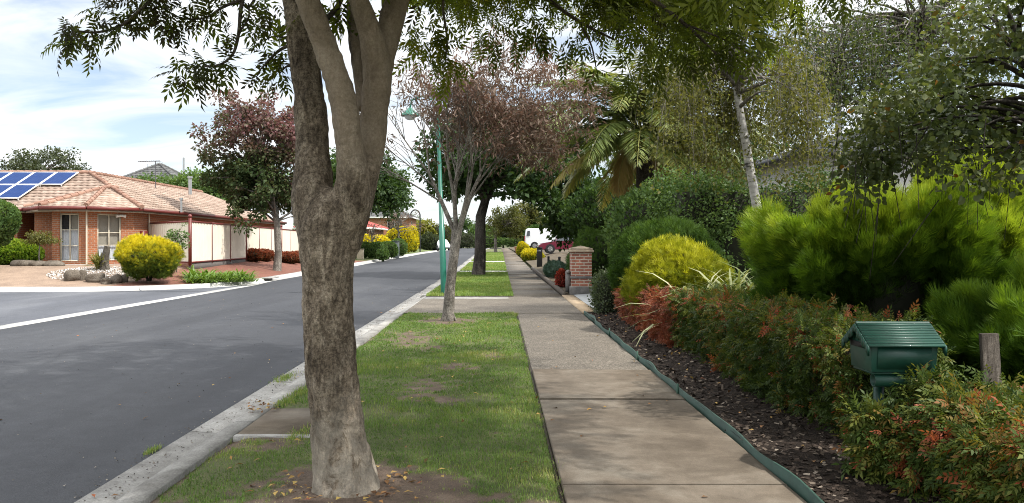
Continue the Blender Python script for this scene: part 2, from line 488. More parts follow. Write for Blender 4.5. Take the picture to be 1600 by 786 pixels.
# left kerb with its corner return
arc = [(-15 + 5.2 * math.sin(a), 31.5 - 5.2 * math.cos(a)) for a in np.linspace(0, math.pi / 2, 14)]
ll = [(-80, 26.3), (-40, 26.3)] + arc + [(float(kerb_x(y)), y) for y in (36, 42, 48, 55, 65, 75, 85, 95, 130, 170)]
profl = [(.36, -.06), (.36, 0.004), (.06, 0.006), (.0, .125), (-.16, .135), (-.17, -.1)]
g = MB(); seg_sweep(g, ll, profl, lambda x, y: RZ + H(y), 0, 2.6)
structure(g.build('kerb', M['concrete_white']))
g = MB()
seg_sweep(g, [(-9.55, 6.0), (-9.55, 31.2)], [(0, -.05), (0, .004), (.2, -.004), (.4, .004), (.4, -.05)], lambda x, y: RZ, 0, 3.0)
structure(g.build('drain_strip', M['concrete_white']))
g = MB(); g.obox((-9.95, 33.3, -.075), (.06, 0, 0), (0, 1.0, 0), (0, 0, .11)); g.obox((-9.96, 33.2, .03), (.5, 0, 0), (0, 1.2, 0), (0, 0, .035), 1)
tag(g.build('storm_drain', [plain('dark opening', (.008, .008, .008), .9), M['concrete']], loc=(-9.9, 33.8, 0)), 'dark storm drain opening in the pale kerb near the red mulch bed', 'drain')

# left lots
def lot_dist(X, Y):
    d = np.minimum(kerb_x(Y) - X, Y - 26.3)
    corner = (X > -15) & (Y < 31.5)
    return np.where(corner, 5.2 - np.hypot(X + 15, Y - 31.5), d)
def LZ(X, Y):
    X, Y = np.asarray(X, float), np.asarray(Y, float)
    d = lot_dist(X, Y)
    return H(Y) + 0.045 + 0.56 * smooth(0.1, 5.0, d) * (1 - .45 * smooth(45, 60, Y))
g = MB()
ths = np.linspace(0, 1, 1)
xs = np.concatenate([np.linspace(-80, -26, 12), np.linspace(-24, -9, 60)])
ys = np.concatenate([np.linspace(26.0, 45, 70), np.linspace(46, 172, 50)])
X, Y = np.meshgrid(xs, ys)
# pull sheet points inside the kerb line
def clampin(X, Y, inset=0.15):
    X = np.minimum(X, kerb_x(Y) - inset); Y = np.maximum(Y, 26.3 + inset)
    c = (X > -15) & (Y < 31.5); r = np.hypot(X + 15, Y - 31.5)
    k = np.where(c & (r > 5.2 - inset), (5.2 - inset) / np.maximum(r, .01), 1)
    return np.where(c, -15 + (X + 15) * k, X), np.where(c, 31.5 + (Y - 31.5) * k, Y)
X, Y = clampin(X, Y)
Z = LZ(X, Y); v = np.stack([X, Y, Z], -1).reshape(-1, 3); w = len(xs)
i = np.arange(len(ys) - 1)[:, None] * w; j = np.arange(w - 1)[None]
f = np.stack([i + j, i + j + 1, i + w + j + 1, i + w + j], -1).reshape(-1, 4)
# zones: red mulch, gravel, lawn by place
zone = np.zeros(len(v))
red = smooth(-13.4, -12.6, v[:, 0] + .8 * (vnoise(v, 1.0, 2) - .5)) * smooth(27.0, 27.5, v[:, 1] + .5 * vnoise(v, .8, 5)) + smooth(33.0, 34.5, v[:, 1])
red = np.clip(red, 0, 1) * (1 - smooth(56, 60, v[:, 1]))
lawn = smooth(57, 60, v[:, 1])
zone = red * 0.5 + lawn * 1.0
g.add(v, f, 0, np.clip(zone, 0, 1))
m, t, b, o = mat_new('front garden ground')
a = N(t, 'ShaderNodeAttribute', attribute_name='tint')
c = coords(t)
nn = noise(t, 45, 4, 0.8, c); n1 = noise(t, 1.5, 5, .6, c)
grav = ramp(t, n1, [(0.3, (.2, .14, .10)), (.7, (.29, .21, .15))])
redc = ramp(t, n1, [(0.3, (.135, .052, .034)), (.7, (.21, .085, .055))])
lawnc = ramp(t, n1, [(0.3, (.06, .09, .02)), (.7, (.12, .15, .04))])
k1 = N(t, 'ShaderNodeMapRange'); k1.inputs[1].default_value = 0.15; k1.inputs[2].default_value = 0.4; t.links.new(a.outputs['Fac'], k1.inputs[0])
k2 = N(t, 'ShaderNodeMapRange'); k2.inputs[1].default_value = 0.6; k2.inputs[2].default_value = 0.9; t.links.new(a.outputs['Fac'], k2.inputs[0])
col = mixc(t, k2.outputs[0], mixc(t, k1.outputs[0], grav, redc), lawnc)
col = mixc(t, 0.7, col, ramp(t, nn, [(0.3, (.4, .4, .4)), (.7, (1.6, 1.55, 1.5))]), 'MULTIPLY')
t.links.new(col, b.inputs['Base Color']); b.inputs['Roughness'].default_value = .95
bumpn(t, b, nn, .6, .03)
M['lot'] = m
structure(g.build('garden_ground', m, smooth_=True))

# ---- right verge
def soil_mask(p):
    x, y = p[:, 0], p[:, 1]
    n = vnoise(np.stack([x, y, 0 * x], 1), .55, 4) * .6 + vnoise(np.stack([x, y, 0 * x], 1), .16, 9) * .4
    s = np.zeros(len(p))
    for (cx_, cy_, rx, ry, k) in ((-.85, 4.85, .85, .62, 1.25), (-.2, 4.4, .8, .5, .75), (-1.75, 6.1, .4, .5, .9), (-.75, 8.2, .5, 1.0, .55), (-.5, 7.6, .25, .4, .6), (-1.35, 12.6, .6, 1.9, .6), (-1.0, 11.4, .3, .6, .55),
                                 (-.98, 15.4, .7, 1.0, .9), (-1.9, 4.0, .3, 1.2, .5), (-.1, 10.6, .25, .5, .7), (-.5, 9.6, .4, .5, .6), (.3, 3.7, .4, .8, .5), (-1.0, 3.6, 1.2, .5, .5)):
        d = np.hypot((x - cx_) / rx, (y - cy_) / ry) + (n - .5) * 1.3
        s = np.maximum(s, k * (1 - smooth(.3, 1.25, d)))
    s = s + (smooth(.33, .385, x) + smooth(-1.93, -2.03, x)) * .35
    n2 = vnoise(np.stack([x, y, 0 * x], 1), .07, 14)
    n3 = vnoise(np.stack([x, y, 0 * x], 1), .035, 15)
    return smooth(.36, .66, s * 1.0 + (n - .5) * 1.2 + (n2 - .5) * .8 + (n3 - .5) * .4 - .04)
def VZ(x, y):
    p = np.stack([x, y, 0 * x], -1).reshape(-1, 3)
    b = (.02 * (vnoise(p, .7, 1) - .5) + .012 * (vnoise(p, .12, 6) - .5)).reshape(np.shape(x))
    edge = np.clip(smooth(.386, .30, x) * smooth(-2.05, -1.9, x), 0, 1)
    return H(y) - .004 + b * (.3 + .7 * edge) + .012 * edge - .022 * (1 - edge)
m, t, b, o = mat_new('verge turf and soil')
a = N(t, 'ShaderNodeAttribute', attribute_name='tint'); c = coords(t)
n1 = noise(t, 4, 6, .65, c); nn = noise(t, 90, 4, .8, c)
soil = ramp(t, n1, [(.3, (.07, .045, .03)), (.55, (.13, .09, .062)), (.75, (.19, .14, .1))])
turf = ramp(t, n1, [(.3, (.06, .075, .018)), (.7, (.12, .125, .04))])
col = mixc(t, a.outputs['Fac'], turf, soil)
col = mixc(t, .75, col, ramp(t, nn, [(.3, (.35, .35, .35)), (.7, (1.6, 1.6, 1.6))]), 'MULTIPLY')
t.links.new(col, b.inputs['Base Color']); b.inputs['Roughness'].default_value = .95; bumpn(t, b, nn, .8, .02)
M['turf'] = m
g = MB()
grid(g, np.linspace(-2.055, .37, 62), np.linspace(-2, 17.05, 380), VZ, 0, soil_mask)
structure(g.build('verge', m, smooth_=True))
FAR_LAWNS = [(22.5, 40.0), (42.0, 56.0), (59.0, 92.0), (96, 140)]
for (a0, a1) in FAR_LAWNS:
    g = MB(); grid(g, np.linspace(-2.055, .37, 14), np.linspace(a0, a1, 24), lambda X, Y: H(Y) + .012, 0, lambda p: 0.12 * vnoise(p, 1.0))
    structure(g.build('verge', m, smooth_=True))

# footpath slabs
m, t, b, o = mat_new('weathered footpath concrete')
a = N(t, 'ShaderNodeAttribute', attribute_name='tint'); c = coords(t)
n1 = noise(t, 1.1, 7, .62, c, .5); n2 = noise(t, 5.5, 6, .7, c, .4); n3 = noise(t, 150, 3, .8, c)
n4 = noise(t, 1.6, 4, .6, coords(t, (1.0, .25, 1)))
col = ramp(t, n1, [(.3, (.095, .077, .058)), (.5, (.15, .124, .096)), (.68, (.215, .19, .155))])
col = mixc(t, .6, col, ramp(t, n2, [(.33, (.62, .6, .57)), (.55, (1., 1., 1.)), (.72, (1.3, 1.3, 1.3))]), 'MULTIPLY')
col = mixc(t, .35, col, ramp(t, n4, [(.35, (.7, .62, .52)), (.65, (1.15, 1.15, 1.15))]), 'MULTIPLY')
col = mixc(t, .45, col, ramp(t, n3, [(.3, (.5, .5, .5)), (.7, (1.5, 1.5, 1.5))]), 'MULTIPLY')
col = mixc(t, .4, col, ramp(t, a.outputs['Fac'], [(0, (.72, .7, .68)), (1, (1.25, 1.25, 1.25))]), 'MULTIPLY')
t.links.new(col, b.inputs['Base Color']); b.inputs['Roughness'].default_value = .9; b.inputs['Specular IOR Level'].default_value = .25
bumpn(t, b, mth(t, 'ADD', mth(t, 'MULTIPLY', n3, .5), n2), .3, .008)
M['path'] = m
m, t, b, o = mat_new('exposed aggregate concrete')
a = N(t, 'ShaderNodeAttribute', attribute_name='tint'); c = coords(t)
vo = N(t, 'ShaderNodeTexVoronoi'); vo.inputs['Scale'].default_value = 70; t.links.new(c, vo.inputs['Vector'])
vb = N(t, 'ShaderNodeSeparateColor'); t.links.new(vo.outputs['Color'], vb.inputs[0])
n1 = noise(t, 1.3, 6, .6, c)
peb = ramp(t, vb.outputs[0], [(0, (.055, .045, .035)), (.45, (.11, .093, .072)), (.8, (.155, .133, .104)), (1, (.22, .195, .16))])
col = mixc(t, .6, peb, ramp(t, n1, [(.3, (.6, .58, .55)), (.7, (1.3, 1.28, 1.25))]), 'MULTIPLY')
col = mixc(t, .4, col, ramp(t, a.outputs['Fac'], [(0, (.7, .7, .7)), (1, (1.3, 1.3, 1.3))]), 'MULTIPLY')
t.links.new(col, b.inputs['Base Color']); b.inputs['Roughness'].default_value = .85; bumpn(t, b, vo.outputs['Distance'], .5, .006)
M['aggregate'] = m
g = MB()
joints = [-2.4, -1.0, .5, 1.95, 3.4, 4.93, 6.25, 7.62, 9.37, 17.1]
for k in range(len(joints) - 1):
    y0, y1 = joints[k] + .006, joints[k + 1] - .006
    mi = 1 if y0 > 9.3 else 0
    zt = .012 + rng.normal() * .004
    tilt = rng.normal() * .004
    x0, x1 = .388, 1.775
    tn = (.5, .35, .6, .42, .8, .55, .4, .62, .5)[k]
    gy = np.linspace(y0, y1, 6)
    n0 = g.n
    vv = [(x, y, z) for y in gy for (x, z) in ((x0, -.09), (x0, zt - .006 + tilt), (x0 + .008, zt + tilt), (x1 - .008, zt - tilt), (x1, zt - .006 - tilt), (x1, -.09))]
    ff = []
    for i_ in range(5):
        for j_ in range(5):
            q = i_ * 6 + j_; ff.append((q, q + 1, q + 7, q + 6))
    g.add(vv, [tuple(r[::-1]) for r in ff], mi, tn)
    g.add(vv[:6], [list(range(6))], mi, tn); g.add(vv[-6:], [list(range(6))[::-1]], mi, tn)
y = 22.4
while y < 168:
    y2 = y + 2.9
    dz = rng.normal() * .004
    g.obox((.388, y + .008, H(y) - .08), (1.375, 0, 0), (0, y2 - y - .016, H(y2) - H(y)), (0, 0, .095 + dz), 1 if y < 60 else 0, rng.random())
    y = y2
structure(g.build('footpath', [M['path'], M['aggregate']]))
# soil line between slab and turf
g = MB(); g.obox((.362, -2, -.05), (.024, 0, 0), (0, 19, 0), (0, 0, .042))
structure(g.build('soil_gap', nmat('dark soil', [(.3, (.02, .014, .01)), (.7, (.05, .035, .025))], 8, 80, .5)))
# small utility slab between kerb and turf
g = MB()
g.add([(-2.045, 6.22, .012), (-1.36, 6.22, .016), (-1.36, 7.2, .016), (-2.045, 7.2, .012), (-2.045, 6.22, -.06), (-1.36, 6.22, -.06), (-1.36, 7.2, -.06), (-2.045, 7.2, -.06)],
      [(0, 1, 2, 3), (0, 4, 5, 1), (1, 5, 6, 2), (2, 6, 7, 3)], 0, .45)
g.obox((-1.345, 6.4, -.05), (.05, 0, 0), (0, .75, 0), (0, 0, .075), 1, .9)
g.obox((-2.04, 6.13, -.05), (.9, 0, 0), (0, .075, 0), (0, 0, .07), 1, .8)
structure(g.build('paved_slab', [M['path'], M['concrete']]))

# driveway crossover (dark aggregate with paler worn edges)
g = MB(); grid(g, np.linspace(-2.05, 1.775, 10), np.linspace(17.12, 22.38, 8), lambda X, Y: 0 * X + .006 + H(Y), 0, lambda p: .45 + .3 * vnoise(p, 1.5))
g.obox((-2.05, 21.5, -.03), (2.3, 0, 0), (0, .75, 0), (0, 0, .041), 1, .6)
structure(g.build('driveway_crossing', [M['aggregate'], M['concrete']]))
for (y0, y1) in ((40.0, 42.0), (56.0, 59.0), (92.0, 96.0)):
    g = MB(); g.obox((-2.05, y0 + .02, H(y0) - .05), (2.43, 0, 0), (0, y1 - y0 - .04, H(y1) - H(y0)), (0, 0, .065), 0, .8)
    structure(g.build('driveway_crossing', [M['concrete_white']]))
# right side ground
def RZf(X, Y):
    X, Y = np.asarray(X, float), np.asarray(Y, float)
    far = smooth(24, 30, Y)
    p = np.stack([X, Y, 0 * X], -1).reshape(-1, 3)
    bump = (.05 * (vnoise(p, .5, 3) - .5) + .03 * (vnoise(p, .13, 8) - .5)).reshape(np.shape(X))
    return H(Y) + .035 + bump * smooth(1.85, 2.1, X) + .10 * smooth(1.9, 3.2, X) + far * (.05 + .35 * smooth(2.4, 4.5, X))
M['mulch'] = nmat('dark bark mulch', [(.3, (.016, .012, .010)), (.5, (.038, .028, .022)), (.7, (.075, .055, .042))], 16, 90, .7, .95, .9, .03, spec=.15)
g = MB(); grid(g, np.concatenate([np.linspace(1.81, 4.0, 50), np.linspace(4.3, 45, 30)]), np.linspace(-3, 17.15, 190), RZf)
structure(g.build('mulch_bed', M['mulch'], smooth_=True))
g = MB(); grid(g, np.concatenate([np.linspace(1.9, 6, 22), np.linspace(7, 60, 20)]), np.concatenate([np.linspace(22.9, 60, 70), np.linspace(62, 172, 30)]), RZf)
structure(g.build('garden_bed', nmat('brown garden soil', [(.3, (.05, .035, .025)), (.5, (.09, .07, .045)), (.7, (.12, .1, .06))], 2, 40, .5, .95, .6, .02), smooth_=True))
g = MB(); grid(g, np.linspace(2.12, 14, 12), np.linspace(17.2, 22.85, 6), lambda X, Y: .02 + .16 * smooth(1.8, 4.5, X), 0, lambda p: .5)
g.obox((1.79, 17.2, -.05), (.32, 0, 0), (0, 5.65, 0), (0, 0, .075), 1, .5)
structure(g.build('driveway', [nmat('smooth grey driveway concrete', [(.3, (.27, .28, .28)), (.7, (.36, .37, .37))], 1.5, 60, .25, .85, .2, .004), nmat('cream paver edge', [(.3, (.34, .25, .16)), (.7, (.47, .36, .24))], 4, 60, .3)]))
g = MB(); g.obox((1.8, 22.9, -.05), (.1, 0, 0), (0, 22, .06), (0, 0, .17), 0, .3)
structure(g.build('bed_edging', nmat('weathered timber edging', [(.3, (.07, .055, .045)), (.7, (.14, .12, .1))], 5, 60, .5)))
# green garden edging strip beside the path, slightly wavy
g = MB()
ey = np.linspace(1.5, 17.0, 90)
ex = 1.80 + .014 * np.sin(ey * 2.1) + .012 * np.sin(ey * 5.3 + 1) + .02 * smooth(12, 17, ey)
et = .066 + .010 * np.sin(ey * 1.7) + .01 * np.sin(ey * 4.1)
vv = []
for x_, y_, t_ in zip(ex, ey, et):
    lean = .01 * math.sin(y_ * 1.3)
    vv += [(x_ - .007, y_, -.03), (x_ - .007 + lean, y_, t_), (x_ + .007 + lean, y_, t_), (x_ + .007, y_, -.03)]
ff = [(i_ * 4 + j_, i_ * 4 + 4 + j_, i_ * 4 + 5 + j_, i_ * 4 + 1 + j_) for i_ in range(len(ey) - 1) for j_ in range(3)]
g.add(vv, ff)
edging = tag(g.build('garden_edging', plain('dull green plastic', (.022, .060, .042), .6, var=.3, scale=5), loc=(1.8, 9, 0)), 'wavy dull green plastic edging strip between footpath and mulch bed', 'garden edging')
for ys_ in (7.9, 10.3, 13.1):
    g = MB(); g.box((np.interp(ys_, ey, ex) - .018, ys_, .03), (.014, .05, .16)); g.build('peg', plain('green peg', (.03, .09, .06), .6), edging)

# ---- grass blades
def T_blade():
    v = np.array([(-.5, 0, 0), (.5, 0, 0), (.34, .6, .08), (0, 1, .28), (-.34, .6, .08)])
    return np.array([(-.5, 0, 0), (.5, 0, 0), (.28, .65, .1), (-.28, .65, .1), (0.06, 1, .3), (-.06, 1, .3)]), np.array([(0, 1, 2, 3), (3, 2, 4, 5)])
def blades(mb, x, y, z, hgt, wid, tint):
    n = len(x); v, f = T_blade()
    ang = rng.random(n) * 2 * math.pi; lean = rng.normal(size=n) * .45
    lx, ly = np.cos(ang), np.sin(ang)
    d = unit(np.stack([lx * np.abs(lean), ly * np.abs(lean), np.ones(n)], 1))
    Rm = frames(d, np.stack([lx, ly, 0 * lx], 1), .1)
    sv = np.stack([np.broadcast_to(v[:, 0], (n, 6)) * wid[:, None], np.broadcast_to(v[:, 1], (n, 6)) * hgt[:, None], np.broadcast_to(v[:, 2], (n, 6)) * hgt[:, None]], 2)
    out = np.einsum('nij,nkj->nki', Rm, sv) + np.stack([x, y, z], 1)[:, None, :]
    ff = (f[None] + (np.arange(n) * 6)[:, None, None]).reshape(-1, 4)
    mb.add(out.reshape(-1, 3), ff, 0, np.repeat(tint, 6))
M['grass'] = leafmat('grass blade', [(0, (.05, .10, .02)), (.35, (.115, .20, .045)), (.62, (.19, .275, .068)), (.8, (.31, .31, .12)), (1, (.44, .38, .20))], .35, .6)
g = MB()
for (y0, y1, dens, hw) in ((3.2, 7, 7600, (.034, .0042)), (7, 11, 4200, (.04, .006)), (11, 17.1, 2200, (.045, .009))):
    n = int(dens * 2.43 * (y1 - y0))
    x = rng.uniform(-2.06, .40, n); y = rng.uniform(y0, y1, n)
    p = np.stack([x, y, 0 * x], 1)
    s = soil_mask(p)
    slab = (x < -1.28) & (y > 6.1) & (y < 7.25)
    thin = smooth(.42, .22, vnoise(p, .35, 41)) * .75
    keep = (rng.random(n) > s * .97) & (rng.random(n) > thin) & ~slab & (np.hypot(x + .88, y - 4.87) > .3)
    x, y, p, s = x[keep], y[keep], p[keep], s[keep]
    patch = vnoise(p, .9, 21); fine_ = vnoise(p, .22, 22)
    tn = np.clip(.42 + (patch - .5) * .55 + (fine_ - .5) * .4 + rng.normal(size=len(x)) * .13 + s * .35, 0, 1)
    hh = hw[0] * (.35 + .9 * patch) * rng.uniform(.5, 1.4, len(x)) * (1 - .5 * s)
    tall = rng.random(len(x)) < .05 * smooth(.5, .8, patch); hh = np.where(tall, hh * 1.9, hh)
    blades(g, x, y, VZ(x, y) - .003, hh, hw[1] * rng.uniform(.7, 1.3, len(x)), tn)
for (a0, a1) in FAR_LAWNS[:3]:
    n = int(2.43 * (a1 - a0) * (900 if a0 < 30 else 350))
    x = rng.uniform(-2.06, .40, n); y = rng.uniform(a0, a1, n)
    tn = np.clip(.56 + (vnoise(np.stack([x, y, 0 * x], 1), 1.2, 5) - .5) * .3 + rng.normal(size=n) * .1, 0, 1)
    blades(g, x, y, H(y) + .01, rng.uniform(.05, .09, n), np.full(n, .018 if a0 < 30 else .03), tn)
# weeds in the gutter
for (cx_, cy_, r_) in ((-2.5, 9.3, .14), (-2.62, 6.05, .05), (-1.98, 8.0, .12), (-2.0, 7.5, .1), (-1.55, 6.18, .12)):
    n = int(2500 * r_)
    x = cx_ + rng.normal(size=n) * r_ * .35; y = cy_ + rng.normal(size=n) * r_ * 1.2
    blades(g, x, y, np.full(n, -.075 if cx_ < -2.3 else .01), rng.uniform(.02, .05, n), np.full(n, .006), np.clip(.6 + rng.normal(size=n) * .15, 0, 1))
tag(g.build('grass', M['grass']), 'patchy short green verge grass beside the footpath', 'grass', kind='stuff')

# mulch chips, fallen leaves
g = MB()
n = 9000
x = rng.uniform(1.83, 3.2, n); y = 3.5 + 13.5 * rng.random(n) ** 1.4
z = RZf(x, y) + .004
scatter(g, (np.array([(-.3, 0, 0), (.3, 0, .02), (.25, 1, 0), (-.2, 1, .03)]), np.array([(0, 1, 2, 3)])), np.stack([x, y, z], 1), rdir(n) * np.array((1, 1, .25)), rng.uniform(.015, .05, n), rng.random(n), np.array((0, 0, 1.)), .6)
tag(g.build('mulch_chips', leafmat('mulch chips', [(0, (.02, .014, .01)), (.6, (.07, .05, .038)), (.9, (.14, .11, .085)), (1, (.3, .25, .2))], 0.0, .9)), 'loose dark bark chips scattered over the mulch bed', 'mulch', kind='stuff')
g = MB()
spots = [(rng.uniform(.4, 1.75), rng.uniform(4.2, 16), .02) for _ in range(26)] + [(rng.uniform(-2, .35), rng.uniform(3.8, 16), .035) for _ in range(120)] + [(-2.15 + rng.normal() * .08, 7.15 + rng.normal() * .18, .03) for _ in range(45)] \
    + [(-2.3 + rng.normal() * .1, rng.uniform(4, 30), -.06) for _ in range(60)] + [(rng.uniform(-8.5, -2.6), rng.uniform(7, 30), -.045) for _ in range(70)] + [(rng.uniform(1.85, 2.6), rng.uniform(4.5, 16), .12) for _ in range(90)]
for _ in range(110):
    a_, r_ = rng.random() * 6.283, .24 + abs(rng.normal()) * .16
    spots.append((-.93 + math.cos(a_) * r_, 4.87 + math.sin(a_) * r_ * .9, .03))
sp = np.array(spots); n = len(sp)
scatter(g, T_leaf(.26, .1, .1), sp, rdir(n) * np.array((1, 1, .15)), rng.uniform(.03, .065, n), rng.random(n), np.array((0, 0, 1.)), .4)
tag(g.build('fallen_leaves', leafmat('dry fallen leaves', [(0, (.10, .05, .025)), (.5, (.24, .13, .05)), (.85, (.42, .3, .09)), (1, (.3, .08, .04))], .1, .8)), 'dry brown and yellow leaves fallen on path, gutter and grass', 'fallen leaves', kind='stuff')

g = MB(); n = 2600
x = np.where(rng.random(n) < .7, -2.5 + rng.normal(size=n) * .10, rng.uniform(-9, -2.6, n)); y = 3.8 + 26 * rng.random(n) ** 1.3
scatter(g, T_round(.45, .2), np.stack([x, y, np.where(x < -2.58, RZ + .006, RZ + .0) + np.clip((x + 9) * 0, 0, 1) + np.where(x < -2.6, .05 * (1 - np.abs(x + 5.5) / 3.2), 0)], 1), rdir(n) * np.array((1, 1, .3)), rng.uniform(.006, .02, n), rng.random(n), np.array((0, 0, 1.)), .5)
tag(g.build('road_grit', leafmat('road grit', [(0, (.05, .045, .04)), (.7, (.16, .14, .12)), (1, (.3, .27, .22))], 0, .9)), 'fine grit and bits of bark lying along the concrete gutter', 'grit', kind='stuff')
# ------------------------------------------------------------ house builder pieces
M['brick_orange'] = brickmat('orange face brick', (.36, .125, .05), (.28, .09, .036), (.33, .25, .19))
M['brick_red'] = brickmat('red brown brick', (.2, .055, .035), (.15, .045, .03), (.2, .15, .12))
M['cream'] = plain('cream painted frame', (.62, .56, .44), .5, var=.06)
M['maroon'] = plain('maroon painted metal', (.15, .028, .022), .45, var=.1)
M['white'] = plain('white paint', (.76, .75, .72), .45, var=.04)
M['soffit'] = plain('cream soffit board', (.45, .40, .32), .7, var=.08)
M['curtain'] = plain('white curtain', (.7, .71, .73), .8, var=.1, scale=20)
M['blind'] = plain('beige blind', (.36, .32, .25), .8, var=.08)
M['dark'] = plain('dark interior', (.02, .018, .016), .8)
def glassmat(name, tint=(.55, .62, .7), k=.25):
    m, t, b, o = mat_new(name)
    b.inputs['Base Color'].default_value = (.03, .04, .05, 1); b.inputs['Roughness'].default_value = .05
    b.inputs['Specular IOR Level'].default_value = .8
    tr = N(t, 'ShaderNodeBsdfTransparent'); tr.inputs[0].default_value = (*tint, 1)
    mx_ = N(t, 'ShaderNodeMixShader'); mx_.inputs[0].default_value = k
    t.links.new(tr.outputs[0], mx_.inputs[1]); t.links.new(b.outputs[0], mx_.inputs[2]); t.links.new(mx_.outputs[0], o.inputs[0])
    return m
M['glass'] = glassmat('window glass', (.95, .96, .97), .08)
M['galv'] = plain('galvanised steel', (.42, .43, .43), .4, .6, var=.1)
def wallquad(mb, a, b, z0, z1, m=0, holes=(), u0=0.0):
    """vertical wall from a to b (xy) with rectangular holes [(s0,s1,h0,h1)], UV in metres."""
    a, b = np.asarray(a, float), np.asarray(b, float); L = np.linalg.norm(b - a); d = (b - a) / L
    ss = sorted({0, L, *[h[0] for h in holes], *[h[1] for h in holes]}); zs = sorted({z0, z1, *[h[2] for h in holes], *[h[3] for h in holes]})
    for i in range(len(ss) - 1):
        for j in range(len(zs) - 1):
            sm, zm = (ss[i] + ss[i + 1]) / 2, (zs[j] + zs[j + 1]) / 2
            if any(h[0] < sm < h[1] and h[2] < zm < h[3] for h in holes): continue
            q = [(ss[i], zs[j]), (ss[i + 1], zs[j]), (ss[i + 1], zs[j + 1]), (ss[i], zs[j + 1])]
            mb.add([(a[0] + d[0] * s, a[1] + d[1] * s, z) for s, z in q], (0, 1, 2, 3), m, .5, [(s + u0, z) for s, z in q])
def window(parent, a, b, s0, s1, z0, z1, cols, rows, n, frame, dressing=(), reveal=.09, fw=.05):
    """window in wall a->b between s0..s1; n outward normal. dressing: [(f0,f1,material)] height fractions behind the glass."""
    a, b, n = np.asarray(a, float), np.asarray(b, float), np.asarray(n, float)
    d = (b - a) / np.linalg.norm(b - a); D = np.array((d[0], d[1], 0)); Nn = np.array((n[0], n[1], 0)); U = np.array((0, 0, 1.))
    o = np.array((*(a + d * s0), z0)) - Nn * reveal; W = s1 - s0; Hh = z1 - z0
    mb = MB(); dp = Nn * .06
    mb.obox(o, D * fw, dp, U * Hh); mb.obox(o + D * (W - fw), D * fw, dp, U * Hh)
    mb.obox(o + D * fw, D * (W - 2 * fw), dp, U * fw); mb.obox(o + D * fw + U * (Hh - fw), D * (W - 2 * fw), dp, U * fw)
    for c_ in cols: mb.obox(o + D * (W * c_ - fw * .4) + U * fw, D * fw * .8, dp * .9, U * (Hh - 2 * fw))
    for r_ in rows:
        xs_ = [fw / W] + list(cols) + [1 - fw / W]
        for i in range(len(xs_) - 1):
            e0 = fw * .4 if i > 0 else 0; e1 = fw * .4 if i < len(xs_) - 2 else 0
            mb.obox(o + D * (W * xs_[i] + e0) + U * (Hh * r_ - fw * .3), D * (W * (xs_[i + 1] - xs_[i]) - e0 - e1), dp * .8, U * fw * .6)
    w = mb.build('window', frame, parent)
    g = MB(); g.obox(o + D * fw + U * fw + Nn * .015, D * (W - 2 * fw), Nn * .006, U * (Hh - 2 * fw)); g.build('pane', M['glass'], w)
    for (f0, f1, x0, x1, mt) in dressing:
        g = MB()
        k = 22
        for i in range(k):
            wv0 = .012 * math.sin(i * 2.2); wv1 = .012 * math.sin((i + 1) * 2.2)
            if mt is not M['curtain']: wv0 = wv1 = 0
            p0 = o + D * (W * (x0 + (x1 - x0) * i / k)) - Nn * (.06 + wv0); p1 = o + D * (W * (x0 + (x1 - x0) * (i + 1) / k)) - Nn * (.06 + wv1)
            g.add([p0 + U * Hh * f0, p1 + U * Hh * f0, p1 + U * Hh * f1, p0 + U * Hh * f1], (0, 1, 2, 3))
        g.build('curtain' if mt is M['curtain'] else 'blind', mt, w)  # dark material here is a black sheet painting the unlit room, no blind
    return w
def roof_plane(mb, e0, e1, t0, t1, course=.34, tile=.30, rise=.03, m=0, wav=.011):
    """tiled plane from eave e0->e1 up to t0->t1: stepped courses of waved tiles."""
    e0, e1, t0, t1 = map(lambda a: np.asarray(a, float), (e0, e1, t0, t1))
    U = unit(e1 - e0); Nn = unit(np.cross(U, (t0 + t1) / 2 - (e0 + e1) / 2)); V = np.cross(Nn, U)
    hgt = np.dot((t0 + t1) / 2 - e0, V); nc = max(1, int(round(hgt / course)))
    ue1 = np.dot(e1 - e0, U); ut0, ut1 = np.dot(t0 - e0, U), np.dot(t1 - e0, U)
    for i in range(nc):
        v0, v1 = hgt * i / nc, hgt * (i + 1) / nc
        lo = lambda v: ut0 * v / hgt; hi = lambda v: ue1 + (ut1 - ue1) * v / hgt
        a, b = min(lo(v0), lo(v1)), max(hi(v0), hi(v1))
        ug = np.arange(math.floor(a / (tile / 6)), math.ceil(b / (tile / 6)) + 1) * (tile / 6)
        u0 = np.clip(ug, lo(v0), hi(v0)); u1 = np.clip(ug, lo(v1), hi(v1))
        off = (i % 2) * tile * .5
        ph = ((ug + off) / tile * 2 * math.pi)
        wv = wav * np.cos(ph)
        A = e0 + u0[:, None] * U + (v0 - .02) * V + (rise + wv)[:, None] * Nn
        B = e0 + u1[:, None] * U + v1 * V + (wv * .8)[:, None] * Nn
        C = e0 + u0[:, None] * U + (v0 - .015) * V + (wv * .2 - .01)[:, None] * Nn
        k = len(ug); j = np.arange(k - 1)
        tid = np.floor((ug + off) / tile); tn = hash3(tid.astype(np.int64), np.full(k, i), np.full(k, int(abs(e0[0] * 7)) + 3))
        mb.add(np.vstack([A, B, C]), np.vstack([np.stack([j, j + 1, k + j + 1, k + j], 1), np.stack([2 * k + j, 2 * k + j + 1, j + 1, j], 1)]), m, np.concatenate([tn, tn, tn]))
